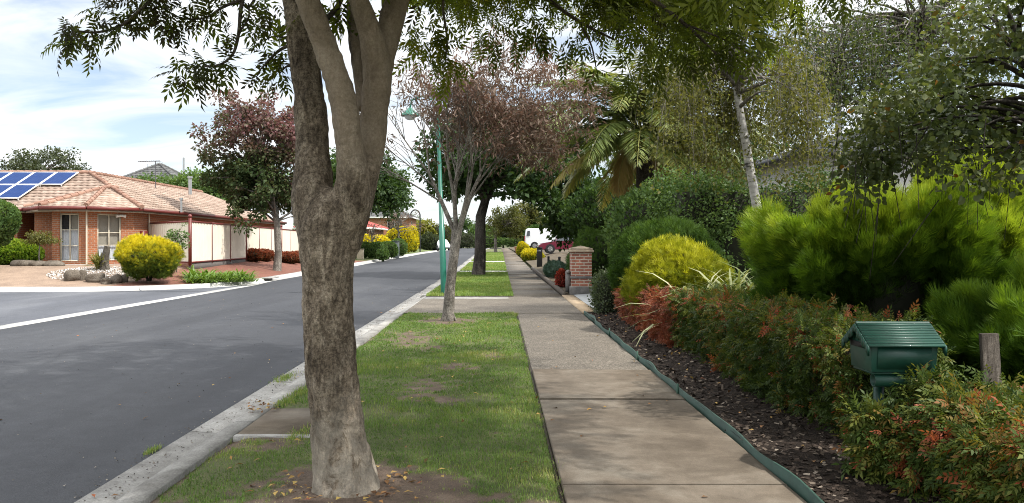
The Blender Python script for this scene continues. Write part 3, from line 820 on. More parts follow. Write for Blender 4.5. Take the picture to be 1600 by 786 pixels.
def tilemat(name, stops, spot):
    m, t, b, o = mat_new(name)
    a = N(t, 'ShaderNodeAttribute', attribute_name='tint'); c = coords(t)
    col = ramp(t, a.outputs['Fac'], stops)
    col = mixc(t, .6, col, ramp(t, noise(t, 9, 5, .75, c), [(.35, spot), (.6, (1.15, 1.15, 1.15))]), 'MULTIPLY')
    col = mixc(t, .5, col, ramp(t, noise(t, .8, 3, .6, c), [(.35, (.75, .7, .68)), (.65, (1.2, 1.2, 1.2))]), 'MULTIPLY')
    t.links.new(col, b.inputs['Base Color']); b.inputs['Roughness'].default_value = .85
    return m
M['tile'] = tilemat('weathered terracotta tile', [(0, (.27, .195, .15)), (.5, (.335, .25, .195)), (1, (.40, .31, .25))], (.55, .5, .46))
M['tile_cap'] = tilemat('terracotta ridge cap', [(0, (.24, .13, .09)), (1, (.32, .19, .135))], (.55, .5, .45))
M['tile_grey'] = tilemat('grey roof tile', [(0, (.08, .085, .085)), (1, (.15, .15, .145))], (.6, .6, .6))
M['tile_red'] = tilemat('red roof tile', [(0, (.32, .07, .06)), (1, (.48, .13, .11))], (.7, .6, .6))
def caps(mb, a, b, r=.11):
    a, b = np.asarray(a, float), np.asarray(b, float); L = np.linalg.norm(b - a); n = max(1, int(L / .38)); d = (b - a) / L
    for i in range(n):
        p = a + (b - a) * i / n; q = a + (b - a) * (i + 1.06) / n
        mb.tube([p + np.array((0, 0, .0)), q + np.array((0, 0, -.015))], [r, r * .86], 8, 0, rng.random())

# ------------------------------------------------------------ the brick house on the corner
hz0, ez = .5, 3.02
hs = thing('brick_house', 'orange brick house with terracotta tiled hip roof and solar panels on the far corner', 'house', (-18, 35, .55))
A1, B1, C1, D1, E1_, F1 = (-18.7, 33.45), (-17.2, 33.4), (-15.95, 34.95), (-15.95, 58), (-19.35, 34.6), (-20.1, 34.6)
g = MB()
wallquad(g, A1, B1, hz0, 2.86, holes=[(.33, 1.15, .74, 2.74)])
L2 = math.dist(B1, C1)
wallquad(g, B1, C1, hz0, 2.86, holes=[(.42, 1.42, .76, 2.74)], u0=1.5)
wallquad(g, C1, D1, hz0, 2.86, u0=1.5 + L2, holes=[(4.2, 6.0, 1.6, 2.6), (9.5, 11.2, 1.6, 2.6)])
wallquad(g, E1_, A1, hz0, 2.86, holes=[(.3, .95, .8, 2.74)])
wallquad(g, F1, E1_, hz0, 2.86)
wallquad(g, (-20.1, 37.0), F1, hz0, 2.86)
wallquad(g, (-21.2, 37.0), (-20.1, 37.0), hz0, 2.86)
wallquad(g, (-21.2, 35.2), (-21.2, 37.0), hz0, 2.86)
wallquad(g, (-33, 35.2), (-21.2, 35.2), hz0, 2.86, holes=[(9.6, 11.2, .95, 2.6)])
g.build('wall', M['brick_orange'], hs)
n1 = np.array((-.033, -1.0)); n2 = np.array((.778, -.628)); n0 = np.array((-.87, -.49))
cur = [(0, .66, .02, .98, M['curtain']), (.66, 1, .02, .5, M['dark']), (.66, 1, .5, .98, M['blind'])]
window(hs, A1, B1, .33, 1.15, .74, 2.74, (.5,), (.33, .66), n1, M['cream'], cur)
cur = [(0, .33, .02, .98, M['curtain']), (.33, 1, .02, .98, M['blind'])]
window(hs, B1, C1, .42, 1.42, .76, 2.74, (.5,), (.33, .6), n2, M['cream'], cur)
window(hs, E1_, A1, .3, .95, .8, 2.74, (), (.33,), n0, M['cream'], [(0, 1, 0, 1, M['dark'])])
window(hs, C1, D1, 4.2, 6.0, 1.6, 2.6, (.5,), (), (1, 0), M['cream'], [(0, 1, 0, 1, M['dark'])])
window(hs, C1, D1, 9.5, 11.2, 1.6, 2.6, (.5,), (), (1, 0), M['cream'], [(0, 1, 0, 1, M['dark'])])
window(hs, (-33, 35.2), (-21.2, 35.2), 9.6, 11.2, .95, 2.6, (.35, .7), (), (0, -1), M['white'], [(0, 1, 0, 1, M['curtain'])])
g = MB(); g.obox((-21.0, 36.93, .6), (.82, 0, 0), (0, .05, 0), (0, 0, 2.05)); d_ = g.build('door', plain('dark timber door', (.05, .022, .015), .5), hs)
g = MB(); g.tube([(-20.3, 36.9, 1.6), (-20.3, 36.84, 1.6), (-20.36, 36.84, 1.6)], .015, 6); g.build('handle', M['galv'], d_)
g = MB(); g.obox((-18.9, 33.18, .42), (1.68, 0, 0), (0, .2, 0), (0, 0, .2)); g.obox((-17.1, 33.2, .42), (1.3, 1.6, 0), (.16, -.12, 0), (0, 0, .2)); g.build('footing', M['concrete_white'], hs)
ev = [(-34, 34.6), (-20.5, 34.6), (-18.9, 32.95), (-17.0, 32.95), (-15.5, 34.75), (-15.5, 58)]
g = MB()
for i in range(len(ev) - 1):
    a, b = np.array(ev[i]), np.array(ev[i + 1]); d = unit(b - a); nn_ = np.array((d[1], -d[0])); L = np.linalg.norm(b - a)
    g.obox((*(a - nn_ * .02), ez - .13), (*(d * L), 0), (*(nn_ * .12), 0), (0, 0, .13))
g.build('gutter', M['maroon'], hs, False)
g = MB()
for i in range(len(ev) - 1):
    a, b = np.array(ev[i]), np.array(ev[i + 1]); d = unit(b - a); nn_ = np.array((d[1], -d[0])); L = np.linalg.norm(b - a)
    g.obox((*(a - nn_ * .05), ez - .21), (*(d * L), 0), (*(nn_ * .025), 0), (0, 0, .085))
g.add([(x, y, 2.845) for x, y in ev] + [(-34, 58, 2.845)], [list(range(7))])
g.build('soffit', M['soffit'], hs)
rz = 4.87; Pp = np.array((-19.7, 38.5, rz))
g = MB()
roof_plane(g, (-34, 34.55, ez), (-15.45, 34.55, ez), (-34, 38.5, rz), Pp)
roof_plane(g, (-15.42, 34.6, ez), (-15.42, 57, ez), Pp, (-19.7, 53, rz))
S = (-17.9, 36.35, 4.02)
roof_plane(g, (-20.5, 34.5, ez), (-18.9, 32.9, ez), S, S); roof_plane(g, (-18.9, 32.88, ez), (-17.0, 32.88, ez), S, S); roof_plane(g, (-17.0, 32.9, ez), (-15.45, 34.75, ez), S, S)
g.add([(-34, 38.5, rz), Pp, (-19.7, 53, rz), (-24, 57, ez), (-34, 57, ez)], [(0, 1, 2, 3, 4)])
rf = g.build('roof', M['tile'], hs)
g = MB()
caps(g, (-34, 38.5, rz + .04), Pp + (0, 0, .04)); caps(g, Pp + (0, 0, .04), (-19.7, 53, rz + .04)); caps(g, (-15.45, 34.6, ez + .05), Pp + (0, 0, .05))
for e in ((-20.5, 34.5), (-18.9, 32.9), (-17.0, 32.9)): caps(g, (*e, ez + .05), np.array(S) + (0, 0, .04), .1)
caps(g, np.array(S) + (0, 0, .03), np.array(S) + (.05, 1.0, .1), .1)
g.build('ridge_cap', M['tile_cap'], rf, True)
for (px, py, d, r, h) in ((297, 296, 46, .1, .85), (283, 322, 38.5, .06, .5)):
    p = P(px, py, d); g = MB(); g.tube([p - (0, 0, .3), p + (0, 0, h - .2)], r, 10); g.tube([p + (0, 0, h - .2), p + (0, 0, h - .1)], r * 1.5, 10); g.build('vent_pipe', M['galv'], rf, True)
# panels on the front plane
slope = np.array((0, 3.95, rz - ez)); Ls = np.linalg.norm(slope); sv = slope / Ls; sn = np.array((0, -sv[2], sv[1]))
mt, t, b, o = mat_new('blue solar cells')
br = N(t, 'ShaderNodeTexBrick'); u_ = N(t, 'ShaderNodeUVMap'); t.links.new(u_.outputs[0], br.inputs['Vector'])
br.offset = 0; br.inputs['Color1'].default_value = (.008, .028, .11, 1); br.inputs['Color2'].default_value = (.010, .035, .13, 1); br.inputs['Mortar'].default_value = (.03, .06, .16, 1)
br.inputs['Scale'].default_value = 1; br.inputs['Brick Width'].default_value = .16; br.inputs['Row Height'].default_value = .16; br.inputs['Mortar Size'].default_value = .004
t.links.new(br.outputs['Color'], b.inputs['Base Color']); b.inputs['Roughness'].default_value = .55; b.inputs['Specular IOR Level'].default_value = .05
PWID = 1.03
for row, (v0, v1) in enumerate(((2.5, 4.15), (.8, 2.45))):
    for k in range(9):
        x1 = -20.1 - k * 1.06 - (1.06 if row else 0); x0 = x1 - PWID
        o_ = np.array((x0, 34.55, ez)) + sv * v0 + sn * .1
        g = MB(); hh = v1 - v0
        q = [o_, o_ + (PWID, 0, 0), o_ + (PWID, 0, 0) + sv * hh, o_ + sv * hh]
        g.add(np.array(q) + sn * .036, (0, 1, 2, 3), 0, .5, [(0, 0), (PWID, 0), (PWID, hh), (0, hh)])
        pn = g.build('solar_panel', mt, hs)
        g = MB(); fw = .045; ux = np.array((1., 0, 0))
        g.obox(o_, ux * fw, sv * hh, sn * .045); g.obox(o_ + ux * (PWID - fw), ux * fw, sv * hh, sn * .045)
        g.obox(o_ + ux * fw, ux * (PWID - 2 * fw), sv * fw, sn * .045); g.obox(o_ + ux * fw + sv * (hh - fw), ux * (PWID - 2 * fw), sv * fw, sn * .045)
        g.obox(o_ - sn * .1, ux * .04, sv * .04, sn * .1); g.obox(o_ - sn * .1 + ux * (PWID - .06), ux * .04, sv * .04, sn * .1)
        g.build('frame', M['white'], pn)
g = MB(); p = P(243, 282, 44); top = P(243, 252, 44)
g.tube([p - (0, 0, .5), top], .022, 6); g.tube([top + (-.95, 0, -.02), top + (.25, 0, .03)], .016, 5)
for k in range(9): c_ = top + (-.9 + k * .14, 0, -.01); g.tube([c_ - (0, .3 + .02 * k, 0), c_ + (0, .3 + .02 * k, 0)], .01, 4)
g.tube([P(230, 278, 44) - (0, 0, .3), P(230, 256, 44)], .01, 4)
g.build('antenna', plain('grey aerial', (.12, .12, .13), .5, .5), hs)
def downpipe(a, z0, z1): g = MB(); g.tube([(*a, z0), (*a, z1)], .035, 8); return g.build('downpipe', M['cream'], hs)
downpipe((-17.19, 33.33), hz0, 2.88); downpipe((-15.88, 36.3), 1.9, 2.88)
g = MB(); g.obox((-15.94, 35.5, .95), (.16, 0, 0), (0, .42, 0), (0, 0, 1.1)); g.build('meter_box', M['maroon'], hs)
g = MB(); c_ = np.array((-16.25, 34.45, 2.68)); g.box(c_, (.12, .12, .1)); g.tube([c_, c_ + (-.17, -.15, -.02)], [.04, .075], 8); g.tube([c_, c_ + (.12, .1, -.02)], [.04, .075], 8); g.build('security_light', M['white'], hs)

# ------------------------------------------------------------ cream steel fence with maroon posts
fence_t = thing('fence', 'long cream corrugated steel fence with maroon posts and rails beside the brick house', 'fence', (-13, 36, .6))
fence_line = [(-15.9, 36.4), (-12.75, 33.0)] + [(-12.75 - (y - 33) * .07, y) for y in (36.1, 39.2, 42.3, 45.4, 48.5, 51.6, 54.7, 57.8, 61, 64)]
M['fence_cream'] = plain('cream steel sheet', (.72, .67, .55), .5, var=.06, scale=1.2)
fb = .63
for i in range(len(fence_line) - 1):
    a, b = np.array(fence_line[i]), np.array(fence_line[i + 1]); L = np.linalg.norm(b - a); d = (b - a) / L; nr = np.array((d[1], -d[0]))
    n = int(L / .045); s_ = np.linspace(.04, L - .04, n)
    dep = .03 * np.clip(1.6 * np.sin(np.arange(n) * 2 * math.pi / 5 + .5), -1, 1)
    xy = a + s_[:, None] * d + dep[:, None] * nr
    z0 = fb + .1; z1 = fb + 1.74
    v = np.vstack([np.c_[xy, np.full(n, z0)], np.c_[xy, np.full(n, z1)]]); j = np.arange(n - 1)
    g = MB(); g.add(v, np.stack([j, j + 1, n + j + 1, n + j], 1)); g.build('panel', M['fence_cream'], fence_t)
    g = MB(); g.obox((*(a - nr * .035 + d * .03), fb + 1.735), (*(d * (L - .06)), 0), (*(nr * .07), 0), (0, 0, .07)); g.build('top_rail', M['maroon'], fence_t); g = MB(); g.obox((*(a - nr * .035 + d * .03), fb + .05), (*(d * (L - .06)), 0), (*(nr * .07), 0), (0, 0, .06)); g.build('bottom_rail', M['maroon'], fence_t)
    g = MB(); big = i in (1, 4, 7, 10)
    w_ = .11 if big else .06
    g.box((b[0], b[1], fb + (.95 if big else .9)) if i < 0 else (a[0], a[1], fb + (.93 if big else .89)), (w_, w_, 1.96 if big else 1.84), 0, math.atan2(d[1], d[0]))
    if big: ball(g, (a[0], a[1], fb + 1.98), (.085, .085, .085), lump=0, n=8)
    g.build('post', M['maroon'], fence_t)
g = MB(); a, b = np.array(fence_line[1]), np.array(fence_line[-1]); d = unit(b - a); g.obox((a[0] - .06, a[1], .35), ((b - a)[0], (b - a)[1], 0), (.06, 0, 0), (0, 0, .33)); g.build('plinth', plain('grey sleeper', (.13, .12, .11), .9), fence_t)

M['dark_gutter'] = plain('charcoal gutter', (.05, .053, .058), .5)
# ------------------------------------------------------------ far houses
def box_house(name, label, x0, x1, y0, y1, zb, ze, zr, wallm, roofm, wins=(), gutm=None):
    hh = thing(name, label, 'house', ((x0 + x1) / 2, (y0 + y1) / 2, zb))
    g = MB(); pts = [(x0, y0), (x1, y0), (x1, y1), (x0, y1)]; u = 0
    for i in range(4):
        a, b = pts[i], pts[(i + 1) % 4]
        wallquad(g, a, b, zb - .3, ze, holes=[(w[1], w[2], w[3], w[4]) for w in wins if w[0] == i], u0=u); u += math.dist(a, b)
    g.build('wall', wallm, hh)
    nrm = [(0, -1), (1, 0), (0, 1), (-1, 0)]
    for w in wins: window(hh, pts[w[0]], pts[(w[0] + 1) % 4], *w[1:5], (.5,), (), nrm[w[0]], M['white'], [(0, 1, 0, 1, M['dark'])])
    o = .5; e = ze; k = min(x1 - x0, y1 - y0) / 2 + o
    g = MB(); A, B, C, D = (x0 - o, y0 - o, e), (x1 + o, y0 - o, e), (x1 + o, y1 + o, e), (x0 - o, y1 + o, e)
    if x1 - x0 > y1 - y0: R0, R1 = (x0 - o + k, (y0 + y1) / 2, zr), (x1 + o - k, (y0 + y1) / 2, zr); pl = [(A, B, R0, R1), (B, C, R1, R1), (C, D, R1, R0), (D, A, R0, R0)]; hips = [(A, R0), (D, R0), (B, R1), (C, R1), (R0, R1)]
    else: R0, R1 = ((x0 + x1) / 2, y0 - o + k, zr), ((x0 + x1) / 2, y1 + o - k, zr); pl = [(A, B, R0, R0), (B, C, R0, R1), (C, D, R1, R1), (D, A, R1, R0)]; hips = [(A, R0), (B, R0), (C, R1), (D, R1), (R0, R1)]
    for p in pl: roof_plane(g, *p, course=.4, tile=.4)
    r = g.build('roof', roofm, hh)
    g = MB()
    for a, b in hips:
        if math.dist(a, b) > .5: caps(g, np.array(a) + (0, 0, .04), np.array(b) + (0, 0, .04), .12)
    g.build('ridge_cap', roofm, r)
    g = MB(); tk = .12
    g.obox((x0 - o, y0 - o - .03, e - .2), (x1 - x0 + 2 * o, 0, 0), (0, .05, 0), (0, 0, .2)); g.obox((x1 + o - .02, y0 - o, e - .2), (.05, 0, 0), (0, y1 - y0 + 2 * o, 0), (0, 0, .2)); g.obox((x0 - o - .03, y0 - o, e - .2), (.05, 0, 0), (0, y1 - y0 + 2 * o, 0), (0, 0, .2))
    g.build('gutter', gutm or M['white'], hh)
    return hh
hg = box_house('house', 'grey tiled house roof rising behind trees beyond the brick house', -36.5, -27, 70, 80, .6, 5.6, 8.9, M['brick_red'], M['tile_grey'], [(0, 2, 4, 3.5, 4.8)])
g = MB(); p = P(287, 262, 71); g.tube([p - (0, 0, .9), p + (0, 0, .9)], .09, 8); g.build('flue', M['galv'], hg)
box_house('house', 'low dark brick house with pinkish red tiled roof down the street', -23, -14.6, 92, 101, .7, 3.3, 5.0, M['brick_red'], M['tile_red'], [(0, 3.4, 5.4, 1.3, 2.9), (0, 6.4, 7.8, 1.3, 2.9)])
box_house('house', 'two storey orange brick house at the far end of the street', -22, -14.0, 125, 135, .6, 5.6, 7.6, M['brick_orange'], M['tile_grey'], [(0, 4.5, 6.8, 3.6, 5.0), (0, 4.5, 6.8, 1, 2.6), (1, 2, 3.6, 3.6, 5), (1, 5, 7, 1, 2.6)])
box_house('house', 'white walled house with dark grey roof half hidden behind the birch trees', 10.4, 24, 27, 38, .2, 4.6, 6.3, plain('white render', (.6, .59, .57), .8), tilemat('charcoal roof tile', [(0, (.035, .038, .045)), (1, (.065, .07, .08))], (.7, .7, .7)), [(0, 1.2, 2.8, 2.9, 4.1), (0, 4.6, 6.4, 2.9, 4.1), (0, 3.2, 5.2, .9, 2.1)], M['dark_gutter'])
box_house('house', 'pale house low behind the dark hedge with charcoal roof', 9.5, 22, 50, 62, .7, 3.3, 5.2, plain('pale render', (.55, .5, .43), .8), M['tile_grey'], [(0, 2, 3.6, 1.5, 2.7)])

# ------------------------------------------------------------ street lamps
M['pole_green'] = plain('green enamel', (.012, .13, .085), .35, var=.12)
b0 = np.array((-1.62, 23.5, .01)); tp = np.array((-1.82, 23.5, 5.6))
lp = thing('street_lamp', 'tall teal green street lamp pole on the grass strip beside the thin bare tree', 'street lamp', b0)
g = MB(); g.tube([b0, b0 + (tp - b0) * .35, b0 + (tp - b0) * .352, tp], [.092, .085, .068, .05], 14); g.tube([b0 - (0, 0, .02), b0 + (0, 0, .05)], .12, 14); g.build('pole', M['pole_green'], lp, True)
g = MB(); arm = [tp - (0, 0, .25), tp + (-.15, 0, .12), tp + (-.45, 0, .22), tp + (-.75, 0, .1), tp + (-.8, 0, -.12)]; g.tube(arm, .028, 8); g.build('arm', M['pole_green'], lp, True)
lh = tp + (-.8, 0, -.12)
g = MB(); g.tube([lh, lh - (0, 0, .06), lh - (0, 0, .2), lh - (0, 0, .24)], [.05, .1, .27, .28], 16); g.build('lamp_shade', M['pole_green'], lp, True)
g = MB(); ball(g, lh - (0, 0, .25), (.17, .17, .12), lump=0, n=10); g.build('lens', plain('frosted lens', (.6, .62, .6), .3), lp, True)
x_, y_ = -9.1, 92.0; zb = float(LZ(x_, y_)); b0 = np.array((x_, y_, zb))
lp = thing('street_lamp', 'slim black arched street lamp far down the left side of the road', 'street lamp', b0)
g = MB(); g.tube([b0, b0 + (0, 0, 4.2)] + [b0 + (-.55 + .55 * math.cos(a), 0, 4.2 + .65 * math.sin(a)) for a in np.linspace(.2, math.pi, 8)], .075, 8); g.build('pole', plain('black lamp paint', (.012, .013, .015), .4), lp, True)
g = MB(); q = b0 + (-1.1, 0, 4.2); g.tube([q, q - (0, 0, .3)], [.1, .3], 10); g.build('lamp_shade', plain('black lamp paint', (.012, .013, .015), .4), lp, True)

# ------------------------------------------------------------ rocks, pebbles, stump, hydrant things on the corner
M['rock'] = nmat('brown grey boulder', [(.3, (.07, .055, .04)), (.5, (.12, .098, .075)), (.7, (.18, .155, .125))], 3, 25, .5, .9, .6, .03)
def rock(px, py, w, h, lab):
    d = 27.8 - (py - 437) * .12; p = P(px, py, d); z = float(LZ(p[0], p[1])); c_ = np.array((p[0], p[1], z + h * .3))
    g = MB(); ball(g, c_, (w / 2, w * .36, h * .62), lump=.32, n=14, seed=int(px), ls=.6)
    tag(g.build('rock', M['rock'], loc=(p[0], p[1], z), smooth_=True), lab, 'rock', 'rocks edging the pebble patch')
rock(114, 434, .72, .42, 'long brown boulder at left end of the pebble patch'); rock(129, 434, .34, .42, 'small upright boulder touching the long brown boulder')
rock(150, 436, .66, .36, 'dark flat boulder in the middle of the pebble edging'); rock(166, 439, .36, .24, 'smallest low stone in front of the pebble patch')
rock(182, 436, .5, .3, 'rounded grey boulder nearest the yellow bush'); rock(194, 434, .34, .26, 'dark stone tucked against the yellow bush')
for (px, w, lab) in ((40, 1.1, 'flat grey brown stone under the small weeping shrub'), (62, .8, 'low flat stone beside the stem of the weeping shrub'), (84, .9, 'flat stone close to the house footing')):
    p = P(px, 422, 31.5); z = float(LZ(p[0], p[1])); g = MB(); ball(g, (p[0], p[1], z + .06), (w / 2, .3, .17), lump=.3, n=12, seed=int(px))
    tag(g.build('rock', M['rock'], loc=(p[0], p[1], z), smooth_=True), lab, 'rock', 'flat garden stones by the house')
g = MB(); n = 3600; r = np.sqrt(rng.random(n)); th = rng.random(n) * 6.283
cp = P(148, 430, 29.4); x = cp[0] + r * 1.6 * np.cos(th); y = cp[1] + r * 1.3 * np.sin(th)
scatter(g, T_round(.42, .15), np.stack([x, y, LZ(x, y) + .015], 1), rdir(n) * np.array((1, 1, .3)), rng.uniform(.03, .06, n), rng.random(n), np.array((0, 0, 1.)), .6)
tag(g.build('pebbles', leafmat('white pebbles', [(0, (.45, .42, .38)), (1, (.75, .73, .7))], 0, .8)), 'white pebbles around the stump in the corner garden', 'pebbles', kind='stuff')
p = P(163, 430, 30.0); z = float(LZ(p[0], p[1]))
g = MB(); g.tube([(p[0], p[1], z - .05), (p[0], p[1], z + .3), (p[0] + .06, p[1], z + .6), (p[0] + .12, p[1], z + .88)], [.2, .16, .13, .11], 10)
sp_ = thing('tree_stump', 'short grey weathered stump in the white pebbles before the brick house', 'stump', (p[0], p[1], z))
g.build('trunk', barkmat('stump bark', (.04, .035, .03), (.1, .09, .075), (.18, .165, .14)), sp_, True)
g = MB(); n = 90; scatter(g, T_leaf(.06, .02, .3), np.array((p[0] - .18, p[1] - .05, z + .05)) + rng.normal(size=(n, 3)) * .06, unit(rng.normal(size=(n, 3)) * .35 + (0, 0, 1)), rng.uniform(.4, .75, n), rng.random(n))
tag(g.build('spiky_plant', leafmat('olive spikes', [(0, (.08, .1, .02)), (1, (.25, .22, .07))]), loc=(p[0] - .2, p[1], z)), 'small spiky olive plant growing against the grey stump', 'plant')
# ------------------------------------------------------------ vegetation
M['bark_main'] = barkmat('grey brown rough bark', (.06, .046, .034), (.20, .162, .122), (.38, .325, .255), 13, (1, 1, .45), 1.0, .025)
M['bark_pale'] = barkmat('pale grey bark', (.10, .09, .08), (.2, .185, .165), (.32, .30, .275), 10, (1, 1, .4), .6, .012)
M['bark_dark'] = barkmat('dark grey bark', (.025, .022, .02), (.07, .062, .055), (.13, .12, .105), 8, (1, 1, .3), .8, .03)
M['twig'] = plain('brown twigs', (.06, .045, .035), .9, var=.3)
mt, t, b, o = mat_new('white birch bark')
c = coords(t, (1, 1, 4.5)); n1 = noise(t, 3.2, 5, .7, c, .4); n2 = noise(t, 1.2, 3, .6, coords(t))
col = ramp(t, n1, [(.36, (.03, .026, .022)), (.43, (.42, .40, .37)), (.6, (.62, .6, .57))])
t.links.new(mixc(t, .5, col, ramp(t, n2, [(.3, (.7, .68, .62)), (.7, (1.1, 1.1, 1.1))]), 'MULTIPLY'), b.inputs['Base Color']); b.inputs['Roughness'].default_value = .7
M['birch'] = mt
M['leaf_ash'] = leafmat('ash leaf', [(0, (.038, .032, .02)), (.3, (.07, .09, .02)), (.5, (.105, .14, .022)), (.85, (.17, .185, .03)), (1, (.24, .22, .045))], .58, .5, (1.5, 1.5, .55))
M['leaf_dark'] = leafmat('dark green leaf', [(0, (.02, .042, .014)), (.5, (.042, .08, .024)), (1, (.08, .135, .036))], .35, .5)
M['leaf_mid'] = leafmat('mid green leaf', [(0, (.045, .09, .028)), (.5, (.09, .155, .045)), (1, (.16, .235, .075))], .33, .5)
M['leaf_olive'] = leafmat('olive leaf', [(0, (.04, .05, .016)), (.5, (.085, .095, .026)), (1, (.17, .165, .05))], .4, .5)
M['leaf_eucalypt'] = leafmat('grey green leaf', [(0, (.03, .042, .022)), (.5, (.055, .072, .036)), (1, (.10, .115, .06))], .3, .5)
M['leaf_purple'] = leafmat('purple and green autumn leaf', [(0, (.045, .08, .024)), (.3, (.085, .105, .04)), (.52, (.16, .12, .09)), (.75, (.18, .095, .09)), (1, (.24, .115, .125))], .35, .55, (1.3, 1.0, .9))
M['leaf_brown'] = leafmat('brown pink dry leaf', [(0, (.075, .062, .035)), (.5, (.15, .105, .075)), (.85, (.20, .125, .095)), (1, (.28, .22, .175))], .3, .6, (1.2, 1, .9))
M['leaf_round'] = leafmat('dull round leaf', [(0, (.04, .06, .024)), (.5, (.10, .13, .05)), (.9, (.18, .2, .09)), (.95, (.10, .09, .02)), (1, (.22, .11, .02))], .32, .5, spec=.22)
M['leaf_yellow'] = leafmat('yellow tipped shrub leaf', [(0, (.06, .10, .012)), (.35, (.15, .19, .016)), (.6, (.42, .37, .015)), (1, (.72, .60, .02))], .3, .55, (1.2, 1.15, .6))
M['leaf_lime'] = leafmat('lime green conifer spray', [(0, (.03, .065, .01)), (.4, (.08, .155, .018)), (.75, (.18, .28, .025)), (1, (.30, .37, .04))], .4, .55, (1.3, 1.3, .6))
M['leaf_conifer'] = leafmat('dark conifer spray', [(0, (.02, .045, .012)), (.6, (.05, .105, .02)), (1, (.10, .175, .03))], .32, .55)
M['leaf_nandina'] = leafmat('nandina leaf', [(0, (.028, .055, .012)), (.4, (.07, .11, .02)), (.6, (.165, .185, .035)), (.74, (.22, .12, .035)), (.88, (.30, .06, .03)), (1, (.38, .12, .06))], .35, .55, (1.3, 1.15, .6), .22)
M['leaf_nandina_red'] = leafmat('red nandina leaf', [(0, (.07, .06, .02)), (.3, (.16, .06, .03)), (.7, (.30, .085, .045)), (1, (.42, .2, .11))], .35, .5, (1.3, 1, .7))
M['leaf_silver'] = leafmat('striped pale strap leaf', [(0, (.10, .13, .05)), (.5, (.22, .25, .11)), (1, (.48, .48, .28))], .3, .5)
M['leaf_palm'] = leafmat('palm leaflet', [(0, (.08, .13, .04)), (.45, (.17, .215, .06)), (.7, (.33, .30, .09)), (1, (.45, .33, .15))], .3, .4, spec=.5)
TQ, TL, TR = T_quad(.32), T_leaf(.24), T_round(.36)

def clumps_in(c, rad, n, zmin=-.8, lo=.35, seed=0, lump=.3):
    return ell_points(n, c, rad, lo, 1.0, zmin, lump, .8, seed)[0]
def leaf_clumps(mb, cs, r, per, size, tpl, tint, spread=.25, droop=.25, flat=.8, seed=0):
    """leaf masses round clump centres; tint is a function of positions (natural leaf colour)."""
    n = len(cs); rr = np.broadcast_to(np.asarray(r, float), (n,)) * rng.uniform(.7, 1.3, n)
    off = rdir(n * per) * (rng.random(n * per) ** .45)[:, None]
    off[:, 2] *= flat
    pos = np.repeat(cs, per, 0) + off * np.repeat(rr, per)[:, None]
    d = unit(off * 1.0 + rdir(n * per) * .7 + np.array((0, 0, -droop)))
    ti = np.clip(tint(pos) + rng.normal(size=len(pos)) * spread * .5, 0, 1)
    scatter(mb, tpl, pos, d, size * rng.uniform(.65, 1.3, len(pos)), ti, np.array((0, 0, .8)), .8)
def limbs(mb, trunk, cs, r0, frac=(.35, 1.0), m=0, seg=5, n=6, up=.12, rk=.45):
    """a branch from the trunk line to each clump centre."""
    trunk = np.asarray(trunk, float); dl = np.concatenate([[0], np.cumsum(np.linalg.norm(np.diff(trunk, axis=0), axis=1))])
    for c in cs:
        hrel = np.clip((c[2] - trunk[0, 2]) / max(.1, trunk[-1, 2] - trunk[0, 2]), 0, 1)
        s = dl[-1] * np.clip(frac[0] + (frac[1] - frac[0]) * (hrel * .9 - .25 + rng.normal() * .10), frac[0], frac[1] * .98)
        p = np.array([np.interp(s, dl, trunk[:, k]) for k in range(3)])
        q = curve(p, c, n, .08, 0.0, up)
        L = np.linalg.norm(c - p); ra = min(r0 * rk, .012 + .022 * L)
        mb.tube(q, np.linspace(ra, max(.005, ra * .2), n), seg, m)
def tree(name, label, base, fork, crown_c, rad, ncl, per, lsize, clr, leafm, barkm, tr, tint=None, group=None, tpl=None, nl=60, zmin=-.6, lo=.35, lump=.35, droop=.25, top=None, flat=.8, seed=None, lean=(0, 0), cat='tree'):
    base = np.asarray(base, float); crown_c = np.asarray(crown_c, float)
    t = thing(name, label, cat, base, group)
    sd = int(abs(base[0] * 31 + base[1] * 7)) if seed is None else seed
    f = np.asarray(fork, float)
    tp = crown_c + (0, 0, rad[2] * .55) if top is None else np.asarray(top, float)
    tl = np.vstack([base - (0, 0, .1), base + (0, 0, .02), base + (f - base) * .35 + rng.normal(size=3) * .03, f, f + (tp - f) * .5 + rng.normal(size=3) * .08, tp])
    g = MB(); g.tube(tl, [tr * 1.45, tr * 1.2, tr * .98, tr * .85, tr * .5, tr * .12], 12)
    cs = clumps_in(crown_c, rad, ncl, zmin, lo, sd, lump)
    frac = np.linalg.norm(f - base) / (np.linalg.norm(tp - f) + np.linalg.norm(f - base))
    limbs(g, tl[1:], cs[:nl], tr, (max(.12, frac * .9), 1.0))
    g.build('trunk', barkm, t, True)
    g = MB()
    tf = tint if tint is not None else (lambda p: .5 + (vnoise(p, max(rad) * .35, sd) - .5) * .7)
    leaf_clumps(g, cs, clr, per, lsize, TQ if tpl is None else tpl, tf, .3, droop, flat)
    g.build('crown', leafm, t)
    return t, cs

